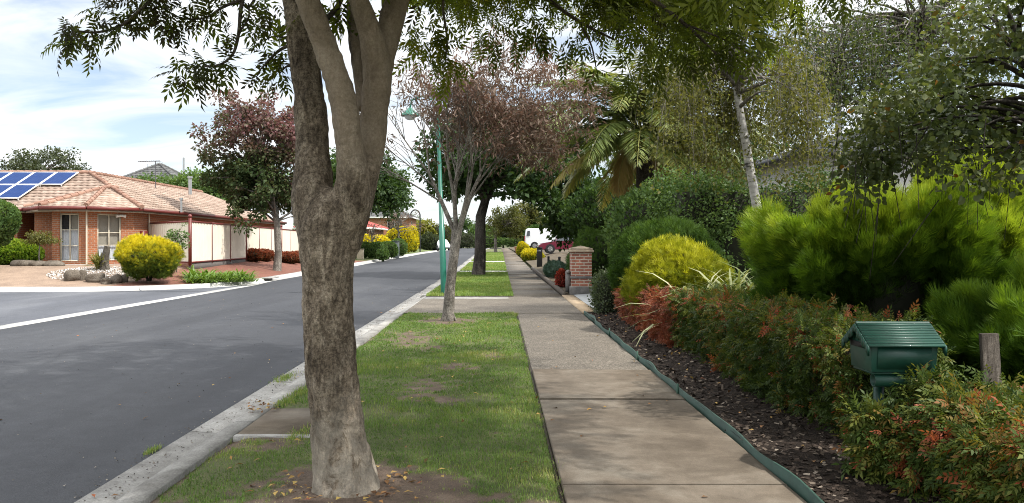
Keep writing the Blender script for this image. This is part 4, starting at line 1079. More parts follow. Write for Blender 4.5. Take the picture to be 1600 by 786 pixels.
# ---- the main ash tree -------------------------------------------------
mt_base = np.array((*G(541, 765, 0), 0.0))
main = thing('ash_tree', 'large grey barked ash tree with several forked stems standing nearest on the grass', 'tree', mt_base)
def stem(mb, rows, seg=20):
    rows = np.array(rows, float)
    pts = np.array([P(*r[[0, 1, 3]]) for r in rows]); rad = rows[:, 2] * rows[:, 3] / F / 2
    k = np.linspace(0, len(rows) - 1, len(rows) * 4)
    j = np.arange(len(rows))
    pp = np.stack([np.interp(k, j, pts[:, a]) for a in range(3)], 1); rr = np.interp(k, j, rad)
    for _ in range(2):
        pp[1:-1] = (pp[:-2] + 2 * pp[1:-1] + pp[2:]) / 4; rr[1:-1] = (rr[:-2] + 2 * rr[1:-1] + rr[2:]) / 4
    mb.tube(pp, rr, seg); return pp
g = MB()
d0 = 4.87
stem(g, [(542, 800, 128, d0), (541, 768, 106, d0), (538, 735, 92, d0), (528, 671, 82, d0), (516, 547, 78, d0), (513, 485, 78, d0), (512, 424, 81, d0), (511, 390, 87, d0), (513, 358, 94, d0), (517, 328, 80, d0), (522, 296, 46, d0)], 28)
sA = stem(g, [(508, 420, 56, d0), (497, 368, 62, d0), (487, 325, 64, 4.9), (490, 280, 62, 4.95), (488, 229, 52, 5.0), (484, 152, 47, 5.03), (474, 76, 47, 5.06), (464, 0, 46, 5.1), (448, -110, 42, 5.2), (415, -290, 36, 5.4), (380, -480, 24, 5.6)])
sB = stem(g, [(536, 370, 62, d0), (549, 310, 58, 4.78), (552, 270, 50, 4.72), (547, 229, 43, 4.7), (536, 152, 42, 4.68), (510, 76, 38, 4.66), (480, 0, 37, 4.62), (440, -110, 34, 4.5), (395, -260, 28, 4.35), (345, -460, 20, 4.2)])
sC = stem(g, [(528, 400, 56, d0), (544, 345, 62, d0), (560, 290, 58, 4.9), (578, 229, 50, 4.92), (585, 172, 44, 4.93), (591, 120, 46, 4.93), (586, 80, 40, 4.9), (578, 48, 35, 4.88), (560, 0, 32, 4.85), (528, -110, 29, 4.8), (500, -290, 24, 4.7), (490, -470, 18, 4.6)])
sD = stem(g, [(589, 130, 40, 4.95), (602, 85, 36, 5.0), (610, 38, 37, 5.05), (618, 0, 42, 5.1), (640, -100, 38, 5.2), (690, -260, 32, 5.5), (740, -420, 22, 5.8)])
stem(g, [(575, 170, 34, 5.08), (571, 135, 32, 5.12), (562, 95, 28, 5.15), (555, 55, 26, 5.17), (553, 10, 25, 5.18), (562, -90, 22, 5.25), (590, -260, 16, 5.4)], 14)
for (dx, dy) in ((-.16, -.06), (.15, -.05), (.1, .16), (-.12, .14), (.02, -.16)):
    g.tube([mt_base + (dx * .35, dy * .35, .22), mt_base + (dx * .75, dy * .75, .06), mt_base + (dx * 1.15, dy * 1.15, -.05)], [.10, .075, .03], 10)
# swollen collars and old branch scars
for (px, py, d, r) in ((590, 120, 4.92, .086), (478, 66, 5.05, .088), (507, 62, 4.66, .072)):
    ball(g, P(px, py, d), (r, r, r * .55), lump=.15, n=10)
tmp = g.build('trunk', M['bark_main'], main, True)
mod = tmp.modifiers.new('remesh', 'REMESH'); mod.mode = 'VOXEL'; mod.voxel_size = .0105
ms = tmp.modifiers.new('smooth', 'SMOOTH'); ms.iterations = 9; ms.factor = .6
dg = bpy.context.evaluated_depsgraph_get(); dg.update()
me = bpy.data.meshes.new_from_object(tmp.evaluated_get(dg))
tmp.modifiers.clear(); tmp.data = me
nv = len(me.vertices); co = np.empty(nv * 3, np.float32); me.vertices.foreach_get('co', co); co = co.reshape(-1, 3).astype(float)
nr = np.empty(nv * 3, np.float32); me.vertices.foreach_get('normal', nr); nr = nr.reshape(-1, 3).astype(float)
a1 = vnoise(co * (1, 1, .45), .09, 2) - .5; a2 = vnoise(co * (1, 1, .3), .03, 5) - .5; a3 = vnoise(co * (.5, .5, 1.6), .05, 7) - .5
low = smooth(1.5, .2, co[:, 2])
disp = .012 * a1 + (.012 + .012 * low) * a2 + .008 * a3
co = co + nr * disp[:, None]
me.vertices.foreach_set('co', co.astype(np.float32).ravel())
me.polygons.foreach_set('use_smooth', np.ones(len(me.polygons), bool))
def near_line(c, L):
    out = np.full(len(c), 9.0)
    kk = np.linspace(0, len(L) - 1, len(L) * 4); L = np.stack([np.interp(kk, np.arange(len(L)), L[:, a]) for a in range(3)], 1)
    for p_ in L: out = np.minimum(out, np.linalg.norm(c - p_, axis=1))
    return out
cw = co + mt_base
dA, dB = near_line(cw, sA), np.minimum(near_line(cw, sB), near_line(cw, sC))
young = .8 * smooth(1.75, 2.2, co[:, 2] + .3 * (vnoise(co, .12, 3) - .5)) * smooth(.0, .07, dA - dB)  # limbs B and C: smoother tan bark, with their sunlit tone painted in
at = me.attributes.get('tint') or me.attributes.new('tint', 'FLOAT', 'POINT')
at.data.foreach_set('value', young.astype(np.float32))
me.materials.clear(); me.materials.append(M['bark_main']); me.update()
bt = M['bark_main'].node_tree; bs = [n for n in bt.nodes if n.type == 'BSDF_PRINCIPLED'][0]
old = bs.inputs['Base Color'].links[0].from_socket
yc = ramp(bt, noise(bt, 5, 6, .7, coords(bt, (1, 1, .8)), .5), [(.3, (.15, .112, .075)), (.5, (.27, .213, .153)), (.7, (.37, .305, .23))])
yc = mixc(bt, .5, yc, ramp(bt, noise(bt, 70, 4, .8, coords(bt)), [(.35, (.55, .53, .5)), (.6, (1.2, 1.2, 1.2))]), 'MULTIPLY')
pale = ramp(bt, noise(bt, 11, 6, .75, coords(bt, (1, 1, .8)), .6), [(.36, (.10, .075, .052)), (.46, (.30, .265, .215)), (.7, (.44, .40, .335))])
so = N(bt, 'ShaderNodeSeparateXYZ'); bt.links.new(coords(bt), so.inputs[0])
flake_sun = mth(bt, 'ADD', so.outputs['Z'], mth(bt, 'MULTIPLY', noise(bt, 3.5, 5, .7, coords(bt)), .9))
mr = N(bt, 'ShaderNodeMapRange'); bt.links.new(flake_sun, mr.inputs[0]); mr.inputs[1].default_value = .55; mr.inputs[2].default_value = 1.15; mr.inputs[3].default_value = .6; mr.inputs[4].default_value = 0
old = mixc(bt, mr.outputs[0], old, pale)        # flaked paler bark near the foot, partly sunlight painted into the colour
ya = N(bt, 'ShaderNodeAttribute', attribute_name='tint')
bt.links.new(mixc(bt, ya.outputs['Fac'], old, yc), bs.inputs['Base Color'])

# crown: real clumps of pinnate leaves, most of them above the frame
PIN = T_pinnate(4, .15, .44, .95, .3)
def to_px(p):
    return VX + F * p[:, 0] / p[:, 1], VY - F * (p[:, 2] - EYE) / p[:, 1]
cand = np.vstack([ell_points(1500, (.4, 6.6, 4.6), (3.7, 4.6, 2.6), .25, 1.0, -.75, .2, .8, 5)[0], ell_points(420, (1.2, 7.5, 3.6), (2.6, 3.0, 1.0), .2, 1.0, -.9, .2, .8, 6)[0]])
cand = cand[(cand[:, 1] > 1.2)]
px, py = to_px(cand)
lim = np.interp(px, [-900, 0, 430, 470, 620, 640, 700, 800, 880, 960, 1060, 1150, 1215, 1260, 1600, 4000], [-170, -170, -150, -120, -60, 25, 30, 30, 20, 20, 70, 65, 35, -40, -60, -60])
lim = lim + (vnoise(np.stack([px, py * 0, py * 0], 1), 45, 3) - .5) * 60
cand = cand[(py < lim - 10) | (cand[:, 1] < 2.0)]
cand = cand[np.linalg.norm(cand - np.array((0, 0, EYE)), axis=1) > 3.3]; cand = cand[:1100]; _px, _py = to_px(cand); cand = cand[(_py > -60) | (rng.random(len(cand)) < .62)]
g = MB()
clim = cand[rng.random(len(cand)) < .22]
for sline in (sA, sB, sC, sD):
    pass
ends = np.array([sA[-4], sB[-4], sC[-4], sD[-4], sD[-8], sC[-8], sA[-8], sB[-8]])
for c in clim:
    k = np.argmin(np.linalg.norm(ends - c, axis=1)); L = np.linalg.norm(ends[k] - c)
    q = curve(ends[k], c, 8, .07, .03, .12)
    g.tube(q, np.linspace(.012 + .012 * L, .005, 8), 5)
# low limb reaching right across the path, and its drooping twigs
def px_branch(mb, pts, r0, r1, seg=6):
    pp = np.array([P(*q) for q in pts]); k = np.linspace(0, len(pp) - 1, len(pp) * 4); j = np.arange(len(pp))
    pp = np.stack([np.interp(k, j, pp[:, a]) for a in range(3)], 1)
    for _ in range(3): pp[1:-1] = (pp[:-2] + 2 * pp[1:-1] + pp[2:]) / 4
    mb.tube(pp, np.linspace(r0, r1, len(pp)), seg); return pp
twig_lines = []
for pts, r0, r1 in (
    ([(560, -150, 4.9), (470, -95, 4.8), (395, -40, 4.75), (376, 5, 4.7), (374, 50, 4.7), (366, 85, 4.68), (346, 102, 4.66), (318, 104, 4.64)], .018, .005),
    ([(395, -40, 4.75), (330, -40, 4.7), (265, -25, 4.65), (225, 10, 4.62), (190, 42, 4.6), (150, 52, 4.58), (118, 48, 4.56)], .016, .005),
    ([(376, 0, 4.7), (345, 12, 4.7), (325, 28, 4.7), (295, 31, 4.7), (270, 24, 4.7)], .010, .004),
    ([(402, -8, 4.8), (390, 12, 4.78), (374, 5, 4.75), (352, -6, 4.75)], .010, .004),
    ([(374, 50, 4.7), (390, 28, 4.72), (388, 5, 4.74)], .007, .004),
    ([(462, 66, 5.05), (436, 78, 5.1), (418, 96, 5.15), (404, 112, 5.2)], .014, .004),
    ([(464, 98, 5.05), (446, 104, 5.1), (436, 116, 5.2)], .010, .004),
    ([(462, 64, 5.05), (430, 55, 5.1), (415, 62, 5.2)], .010, .004),
    ([(470, 75, 5.0), (500, 40, 5.0), (530, 10, 5.0), (545, -40, 4.9)], .022, .015),
    ([(690, -160, 5.5), (780, -70, 5.9), (850, -5, 6.2), (905, 35, 6.4), (960, 62, 6.5)], .03, .008),
    ([(700, -200, 5.5), (860, -110, 5.6), (980, -30, 5.6), (1075, 40, 5.6), (1120, 85, 5.6)], .03, .008),
    ([(690, -160, 5.5), (700, -60, 5.6), (690, 10, 5.8), (700, 60, 5.9), (695, 100, 6.0)], .016, .005),
    ([(1075, 40, 5.6), (1130, 60, 5.7), (1180, 90, 5.8)], .01, .004),
    ([(905, 35, 6.4), (925, 70, 6.4), (932, 110, 6.4)], .01, .004)):
    twig_lines.append(px_branch(g, pts, r0, r1))
g.build('branch', barkmat('smoother branch bark', (.04, .033, .026), (.1, .085, .07), (.17, .15, .125), 14), main, True)
g = MB()
pxc, pyc = to_px(cand)
inview = (pyc > -260) & (pxc > -50) & (pxc < 1700) & (cand[:, 1] > 2)
tfun = lambda p: .52 + (vnoise(p, .9, 12) - .5) * .6
leaf_clumps(g, cand[inview], .34, 40, .17, PIN, tfun, .35, .5, .8)
leaf_clumps(g, cand[~inview], .46, 14, .26, T_pinnate(3, .2, .5, .95, .3), tfun, .35, .5, .8)
# hand placed sprays at the ends of the low twigs
for (px, py, r, n, d) in ((115, 42, 30, 26, 4.56), (100, 62, 18, 9, 4.56), (132, 70, 18, 8, 4.57), (160, 14, 20, 12, 4.6), (150, 40, 12, 6, 4.58), (185, 20, 22, 16, 4.6), (196, 52, 16, 10, 4.6), (212, 5, 20, 16, 4.62), (240, 12, 22, 18, 4.63), (252, 36, 14, 9, 4.65), (272, 24, 18, 13, 4.68), (240, -20, 25, 22, 4.6),
                        (205, -22, 25, 18, 4.6), (170, -20, 20, 12, 4.6), (290, 0, 18, 10, 4.7), (282, 42, 12, 6, 4.7), (300, 15, 10, 5, 4.7), (330, 36, 18, 11, 4.7), (346, 24, 10, 5, 4.7), (360, 50, 12, 6, 4.7), (352, 8, 14, 6, 4.7), (300, 92, 24, 15, 4.64), (285, 112, 20, 12, 4.63), (318, 106, 20, 11, 4.65), (292, 128, 12, 5, 4.63), (268, 86, 12, 5, 4.63),
                        (405, 42, 16, 10, 5.2), (425, 52, 14, 8, 5.1), (440, 30, 14, 8, 5.1), (420, 8, 18, 12, 5.1), (440, 78, 10, 5, 5.1), (426, 90, 12, 7, 5.2), (432, 120, 16, 9, 5.2), (404, 112, 12, 6, 5.2), (448, 125, 12, 6, 5.3), (520, 5, 20, 10, 5.1), (505, 30, 14, 7, 5.1), (535, 30, 14, 6, 5.2),
                        (690, 40, 40, 26, 5.9), (668, 80, 30, 16, 6.0), (705, 95, 35, 22, 6.0), (640, 40, 28, 18, 6.0), (760, 40, 45, 30, 6.2), (830, 30, 50, 34, 6.3), (880, 60, 40, 28, 6.4), (960, 30, 40, 24, 6.4), (1010, 50, 50, 40, 5.8), (1060, 80, 45, 36, 5.7), (1110, 75, 40, 22, 5.7), (1150, 40, 50, 40, 5.7), (1195, 55, 28, 18, 5.8), (1000, 120, 35, 24, 5.8)):
    c_ = P(px, py, d); s_ = r * d / F
    n = int(n * (.62 if px < 460 else 1)); off = rng.normal(size=(n, 3)) * s_ * (.36 if px < 460 else .45)
    scatter(g, PIN, c_ + off, unit(off / s_ + rdir(n) * .5 + (0, 0, -.35)), (.14 if px < 460 else .165) * rng.uniform(.7, 1.2, n), np.clip((tfun(c_ + off) if px > 460 else .16) + rng.normal(size=n) * .12, 0, 1), np.array((0, 0, .8)), .8)  # left sprays tinted dark: their backlit shade is put into the leaf colour
for pts in twig_lines:
    n = len(pts) // 2; k = rng.integers(len(pts) // 3, len(pts), n)
    scatter(g, PIN, pts[k], unit(rdir(n) + (0, 0, -.3)), .15 * rng.uniform(.7, 1.2, n), np.clip(.35 + rng.normal(size=n) * .15, 0, 1))
g.build('crown', M['leaf_ash'], main)

# ---- thin bare multi stemmed tree ---------------------------------------
b0 = np.array((*G(700, 502, 0), 0))
t2 = thing('bare_tree', 'thin pale multi stemmed tree with sparse brown pink leaves on the verge by the driveway', 'tree', b0)
g = MB(); D2 = b0[1]
fk = P(714, 360, D2)
g.tube([b0 - (0, 0, .1), b0 + (0, 0, .03), P(703, 450, D2), P(708, 410, D2), fk], [.16, .118, .098, .09, .10], 14)
for k in range(5): a = k * 1.26; g.tube([b0 + (math.cos(a) * .05, math.sin(a) * .05, .18), b0 + (math.cos(a) * .17, math.sin(a) * .17, -.03)], [.05, .02], 6)
cc2 = np.array((-.3, D2 + .3, 4.1)); rd2 = np.array((1.75, 1.8, 1.55))
tips = []; stems_ = []
mains = []
for k in range(5):                                    # five leaders, each splitting again and again
    a = k * 1.257 + .4; sp = (.42, .30, .48, .22, .40)[k]
    e = fk + np.array((math.cos(a) * sp, math.sin(a) * sp, .95)) * 1.15
    q = curve(fk + (math.cos(a) * .035, math.sin(a) * .035, -.06), e, 9, .03, 0, .04)
    g.tube(q, np.linspace(.05, .026, 9), 8); mains.append((q, unit(e - fk), .026))
for q, u, r in list(mains):
    for s_ in range(4):
        i = (8, 8, 6, 4)[s_]; v = unit(u + rdir(1)[0] * (.42, .42, .55, .7)[s_] + (0, 0, .12)); L = rng.uniform(1.0, 1.75)
        q2 = curve(q[i], q[i] + v * L, 10, .05, 0, .06); g.tube(q2, np.linspace(r * .75, .006, 10), 6)
        tips.append(q2[-1])
        for s2 in range(7):
            i2 = rng.integers(3, 10); v2 = unit(v + rdir(1)[0] * .7 + (0, 0, .1)); L2 = rng.uniform(.4, .95)
            q3 = curve(q2[i2], q2[i2] + v2 * L2, 6, .06, 0, .06); g.tube(q3, np.linspace(.009, .004, 6), 5); tips.append(q3[-1])
            for s3 in range(3):
                i3 = rng.integers(2, 6); e3 = q3[i3] + unit(v2 + rdir(1)[0] * .8) * rng.uniform(.2, .45)
                g.tube(curve(q3[i3], e3, 4, .08), [.005, .0045, .004, .003], 4); tips.append(e3)
g.build('trunk', M['bark_pale'], t2, True)
tips = np.array(tips)
extra = ell_points(330, cc2 + (.55, 0, .1), rd2 * (1.05, 1, .95), .45, 1, -.75, .25, .7, 4)[0]
extra = np.vstack([extra, ell_points(170, cc2 + (.9, .3, -.5), (.75, 1.2, .9), .3, 1, -.9, .25, .7, 8)[0]])
tips = np.vstack([tips[(tips[:, 2] > 2.9 + rng.random(len(tips)) * 1.1)], extra])
dens = np.clip((tips[:, 2] - 2.4) * .5 + (tips[:, 0] + .5) * .55, .18, 1)
tips = tips[rng.random(len(tips)) < dens]
g = MB(); leaf_clumps(g, tips, .17, 19, .115, T_leaf(.13, .06, .4), lambda p: .5 + (vnoise(p, .7, 3) - .5) * .6 - .22 * smooth(3.2, 2.4, p[:, 2]), .35, .3)
g.build('crown', M['leaf_brown'], t2)

# ---- verge trees -------------------------------------------------------
tree('street_tree', 'dark trunked street tree with dense dark green crown on the right verge', (-.95, 36.5, .01), (-.85, 36.5, 2.7), (.3, 37.5, 5.3), (4.1, 4.0, 2.7), 300, 90, .24, .62, M['leaf_dark'], M['bark_dark'], .27, nl=90, group='street trees along the verges', zmin=-.72, lo=.3)
tree('street_tree', 'small olive leaved street tree at the far end of the right verge', (-.4, 90, H(90)), (-.4, 90, H(90) + 1.9), (1.0, 90, 3.9), (2.1, 2.1, 1.9), 90, 50, .22, .5, M['leaf_olive'], M['bark_pale'], .18, group='street trees along the verges', zmin=-.9)
tree('street_tree', 'dark green round crowned tree on the left side of the road behind the ash trunk', (-12.3, 62, .5), (-12.2, 62, 3.0), (-11.2, 62, 5.4), (4.4, 4.2, 2.6), 240, 80, .28, .75, M['leaf_dark'], M['bark_dark'], .24, group='street trees along the verges')
def purp(p):
    return np.clip(.06 + .5 * smooth(3.8, 7.4, p[:, 2]) + .38 * (vnoise(p, 1.1, 8) - .5) + .25 * smooth(-11.5, -9.3, p[:, 0]) * smooth(3, 4.5, p[:, 2]), 0, 1)
pt = np.array((-11.0, 39.6, float(LZ(-11.0, 39.6))))
tree('autumn_tree', 'tree with purple and green autumn leaves before the cream fence', pt, pt + (.0, 0, 2.4), (-12.0, 39.8, 5.4), (3.0, 2.8, 3.9), 185, 120, .19, .48, M['leaf_purple'], M['bark_pale'], .185, tint=purp, nl=80, zmin=-.95, lo=.35, lump=.55)
def bare(name, label, base, h, r, n=40, col='leaf_brown', per=16, ls=.16, tr=.09):
    return tree(name, label, base, np.array(base) + (0, 0, h * .35), np.array(base) + (0, 0, h * .68), (r, r, h * .36), n, per, ls, .38, M[col], M['bark_pale'], tr, nl=n, zmin=-.9, lo=.2)
bare('bare_tree', 'bare brown twiggy tree beside the yellow hedge far down the left side', (-10.3, 82, float(LZ(-10.3, 82))), 5.0, 2.4, 60, per=12)
bare('bare_tree', 'small leafless tree among the clipped green hedges on the left side', (-10.6, 67, float(LZ(-10.6, 67))), 2.9, 1.1, 26, per=3)

# ---- trees beyond the brick house --------------------------------------
gr = 'trees rising behind the houses on the left'
tree('eucalyptus_tree', 'tall grey green gum tree standing behind the solar panels', (-35.8, 62, .5), (-35.6, 62, 4.8), (-35.8, 62, 7.0), (2.9, 2.5, 1.75), 46, 110, .2, .62, M['leaf_eucalypt'], M['bark_pale'], .24, group=gr, lo=.5, nl=46)
tree('eucalyptus_tree', 'lower gum tree with spreading crown right of the tall gum', (-33.2, 62, .5), (-33.2, 62, 4.4), (-33.2, 62, 6.4), (2.4, 2.0, 1.0), 30, 110, .2, .6, M['leaf_eucalypt'], M['bark_pale'], .2, group=gr, lo=.45)
for k, (px, r, zc, lab) in enumerate(((228, 2.4, 5.4, 'rounded green tree behind the roof aerial'), (265, 2.8, 5.5, 'green tree in front of the grey roof'), (305, 3.0, 5.2, 'bushy green tree right of the grey roof'), (350, 3.2, 5.5, 'green tree hidden behind the purple tree'), (412, 3.6, 5.8, 'tall green tree between purple tree and ash trunk'))):
    X_ = (px - 780) * 62 / 1250
    tree('tree', lab, (X_, 62, .5), (X_, 62, 2.6), (X_, 62, zc - .3), (r, r, 1.6), 70, 70, .26, .65, M['leaf_mid'], M['bark_dark'], .2, group=gr)
# far end of the street
far = [(-46, 190, 7, 'leaf_mid'), (-36, 186, 8, 'leaf_dark'), (-28, 192, 7, 'leaf_olive'), (-21, 188, 8, 'leaf_mid'), (-15, 150, 6.2, 'leaf_yellow_tree'), (-9, 190, 7.5, 'leaf_dark'), (-4, 186, 6, 'leaf_mid'), (1, 192, 7.5, 'leaf_eucalypt'), (6, 187, 9, 'leaf_dark'), (11, 184, 8, 'leaf_mid'), (17, 180, 10, 'leaf_eucalypt'), (24, 182, 9, 'leaf_dark'), (32, 185, 9, 'leaf_mid')]
M['leaf_yellow_tree'] = leafmat('yellow green tree leaf', [(0, (.09, .10, .016)), (1, (.26, .26, .04))], .35, .5)
labs = ['far tree at the left end of the cross street', 'dark far tree behind the orange house', 'olive far tree behind the orange house roof', 'mid green far tree right of the orange house', 'yellow green tree beyond the arched lamp', 'dark far tree closing the view down the road', 'lower green far tree at the road end', 'grey green far tree above the road end', 'dark far tree left of the footpath end', 'green far tree behind the white van', 'tall grey green far tree behind the white van', 'dark far tree behind the palm', 'rightmost far tree behind the garden hedge']
for (x_, y_, h_, mm), lab in zip(far, labs):
    zb = H(y_) - .1
    tree('tree', lab, (x_, y_, zb), (x_, y_, zb + h_ * .25), (x_, y_, zb + h_ * .55), (h_ * .45, h_ * .45, h_ * .42), 60, 42, .55, 1.0, M[mm], M['bark_dark'], .22, group='trees closing the far end of the street', nl=20, zmin=-.95)
for (x_, y_, h_, r_, mm, lab) in ((4.6, 40, 4.4, 2.2, 'leaf_dark', 'dark tree beyond the brick pillar'), (8.5, 38, 6.5, 3.0, 'leaf_mid', 'green tree behind the palm fronds'), (12.5, 44, 7.5, 3.6, 'leaf_dark', 'dark tree behind the palm and hedge'), (16.5, 42, 6.0, 3.2, 'leaf_eucalypt', 'grey green tree beyond the white house'), (3.6, 100, 5.5, 2.2, 'leaf_olive', 'olive tree on the right past the white van')):
    zb = float(RZf(x_, y_)); tree('tree', lab, (x_, y_, zb), (x_, y_, zb + h_ * .3), (x_, y_, zb + h_ * .58), (r_, r_, h_ * .42), 120, 70, .26, .6, M[mm], M['bark_dark'], .16, nl=40, zmin=-.95)

# ---- shrubs ------------------------------------------------------------
def shrub(name, label, c, rad, n, size, leafm, tpl=None, tint=None, zmin=-.55, lump=.16, out=.6, upw=.45, group=None, spread=.3, ls=.5, core=.8, layers=.72, seed=None, cat='shrub', shag=0.0):
    c = np.asarray(c, float); rad = np.asarray(rad, float); sd = int(abs(c[0] * 13 + c[1] * 5)) if seed is None else seed
    t = thing(name, label, cat, (c[0], c[1], c[2] - rad[2] * abs(zmin)), group)
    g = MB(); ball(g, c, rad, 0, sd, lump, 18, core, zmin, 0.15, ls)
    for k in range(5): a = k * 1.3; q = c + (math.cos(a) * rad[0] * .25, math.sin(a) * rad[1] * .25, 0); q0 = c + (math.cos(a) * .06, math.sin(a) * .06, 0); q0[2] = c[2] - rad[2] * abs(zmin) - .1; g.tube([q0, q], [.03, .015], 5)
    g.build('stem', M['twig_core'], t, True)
    pos, nr_ = ell_points(n, c, rad, layers, 1.0, zmin, lump, ls, sd)
    d = unit(nr_ * out + rdir(len(pos)) * .55 + np.array((0, 0, upw)))
    pos = pos - d * size * .35
    if shag: pos += nr_ * (rng.random(len(pos)) ** 3 * shag)[:, None]
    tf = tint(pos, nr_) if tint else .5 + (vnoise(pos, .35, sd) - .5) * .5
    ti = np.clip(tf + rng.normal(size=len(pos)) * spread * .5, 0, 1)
    g = MB(); scatter(g, TQ if tpl is None else tpl, pos, d, size * rng.uniform(.7, 1.3, len(pos)), ti, nr_ * .8, .7)
    g.build('foliage', leafm, t); return t
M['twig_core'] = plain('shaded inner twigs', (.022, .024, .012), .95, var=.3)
SPR, SPRT = T_spray(7, .05), T_spray(6, .035, .7)
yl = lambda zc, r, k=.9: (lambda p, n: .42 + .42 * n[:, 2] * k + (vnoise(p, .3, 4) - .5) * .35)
# left corner
c_ = P(233, 408, 28.2)
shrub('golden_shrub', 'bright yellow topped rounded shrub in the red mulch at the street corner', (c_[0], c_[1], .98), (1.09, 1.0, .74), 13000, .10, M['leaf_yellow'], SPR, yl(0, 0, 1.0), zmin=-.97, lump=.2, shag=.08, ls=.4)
for k, (px, w, lab) in enumerate(((12, 1.25, 'clipped lime green hedge at the left edge of the photo'),)):
    c_ = P(px, 398, 33.2)
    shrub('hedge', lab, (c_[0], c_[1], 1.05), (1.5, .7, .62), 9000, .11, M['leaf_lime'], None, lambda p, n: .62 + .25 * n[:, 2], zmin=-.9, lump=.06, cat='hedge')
c_ = P(-12, 345, 30.5); shrub('shrub', 'dark green round tree shrub cut by the left edge of the photo', (c_[0], c_[1], 2.35), (1.0, .9, .95), 8000, .12, M['leaf_mid'], None, None, zmin=-.95)
wt = np.array((*P(62, 420, 32.0)[:2], .55)); wt[2] = float(LZ(wt[0], wt[1]))
tree('weeping_shrub', 'small weeping yellow green shrub on a thin stem before the porch', wt, wt + (0, 0, .85), wt + (0, 0, 1.05), (.62, .6, .3), 46, 34, .08, .17, M['leaf_olive'], M['bark_pale'], .028, zmin=-.7, droop=.9, cat='shrub', tint=lambda p: .75 + 0 * p[:, 0])
st_ = np.array((*P(276, 410, 31.2)[:2], 0)); st_[2] = float(LZ(st_[0], st_[1]))
tree('sapling', 'slender young sapling with small grey green leaves against the cream fence', st_, st_ + (0, 0, .6), st_ + (0, 0, 1.35), (.38, .35, .65), 30, 22, .085, .13, M['leaf_mid'], M['twig'], .018, zmin=-.9, droop=.1, cat='sapling')
def strap(tplw=.06):
    s = np.linspace(0, 1, 6); y = s * (1 - .25 * s * s); z = -.42 * s ** 2.4; w = tplw * (1 - s ** 2) ** .6 + .002
    v = np.vstack([np.c_[-w, y, z + w * .4], np.c_[w, y, z + w * .4]]); i = np.arange(5)
    return v, np.stack([i, 6 + i, 7 + i, 1 + i], 1)
STR = strap(.045)
def clumpy(name, label, centers, n, L, leafm, zf, tl=(.4, .9), cat='plant', group=None, w=None):
    cs = np.asarray(centers, float); t0 = cs.mean(0)
    g = MB()
    for c in cs:
        off = rng.normal(size=(n, 2)) * .09
        pos = np.c_[c[0] + off[:, 0], c[1] + off[:, 1], np.full(n, zf(c[0], c[1]))]
        d = unit(np.c_[off * 5 + rng.normal(size=(n, 2)) * .3, np.full(n, .9)])
        scatter(g, STR if w is None else w, pos, d, L * rng.uniform(.6, 1.2, n), rng.uniform(*tl, n), np.c_[off * -3, np.full(n, .3)] * 0 + np.array((0, 0, 1.)), .2)
    return tag(g.build(name, leafm, loc=(t0[0], t0[1], float(zf(t0[0], t0[1])))), label, cat, group)
ag = [P(px, 428, 29.6 + (px - 340) * .012 + dy)[:2] for px in range(292, 392, 8) for dy in (0, .9)]
clumpy('strap_leaf_plant', 'low bright green strap leaved agapanthus patch along the red mulch', [(a[0] + rng.normal() * .1, a[1] + rng.normal() * .2) for a in ag], 34, .62, M['leaf_mid_bright'] if 'leaf_mid_bright' in M else leafmat('fresh green strap leaf', [(0, (.06, .12, .02)), (1, (.17, .27, .05))], .3, .4), LZ)
for k, (px, py, w, lab) in enumerate(((392, 402, .62, 'low russet shrub nearest the fence corner'), (410, 402, .6, 'russet shrub left of the purple tree trunk'), (448, 400, .8, 'low russet shrub right of the purple tree trunk'), (462, 399, .6, 'russet shrub beside the ash trunk edge'))):
    d = 43 + k * 1.5; X_ = (px - 780) * d / 1250; z = float(LZ(X_, d))
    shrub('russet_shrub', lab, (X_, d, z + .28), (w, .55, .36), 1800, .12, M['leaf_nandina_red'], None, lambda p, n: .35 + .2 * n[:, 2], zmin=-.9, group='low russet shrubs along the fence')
# left side further down
def lz(x, y): return float(LZ(x, y))
for k, (px, d, w, h_, lab) in enumerate(((570, 64, 1.0, 1.2, 'dark clipped hedge ball beside the ash trunk edge'), (588, 64, .9, 1.25, 'middle clipped green hedge by the kerb'), (606, 66, .9, 1.3, 'clipped green hedge left of the small leafless tree'), (622, 70, .8, 1.5, 'squared green hedge before the yellow hedge'), (598, 60, .45, .85, 'small round green bush at the kerb front'))):
    X_ = (px - 780) * d / 1250; z = lz(X_, d)
    shrub('hedge', lab, (X_, d, z + h_ * .5), (w, .9, h_ * .55), 2600, .14, M['leaf_mid'], None, None, zmin=-.9, lump=.07, group='clipped green hedges on the left side', cat='hedge')
for (px, d, w, h_, lab) in ((566, 70, 1.2, 1.7, 'lime yellow shrub behind the dark clipped hedge'), (592, 72, 1.1, 1.7, 'lime yellow shrub behind the middle clipped hedge'), (625, 84, 1.6, 2.7, 'bright yellow sloping hedge left part'), (636, 90, 1.35, 2.3, 'bright yellow sloping hedge on the right'), (643, 98, 1.0, 2.9, 'tall yellow green clipped cypress hedge')):
    X_ = (px - 780) * d / 1250; z = lz(X_, d)
    shrub('golden_shrub', lab, (X_, d, z + h_ * .45), (w, 1.2, h_ * .56), 2600, .22, M['leaf_yellow'], None, lambda p, n: .66 + .25 * n[:, 2], zmin=-.85, lump=.1, group='yellow hedges far down the left side')
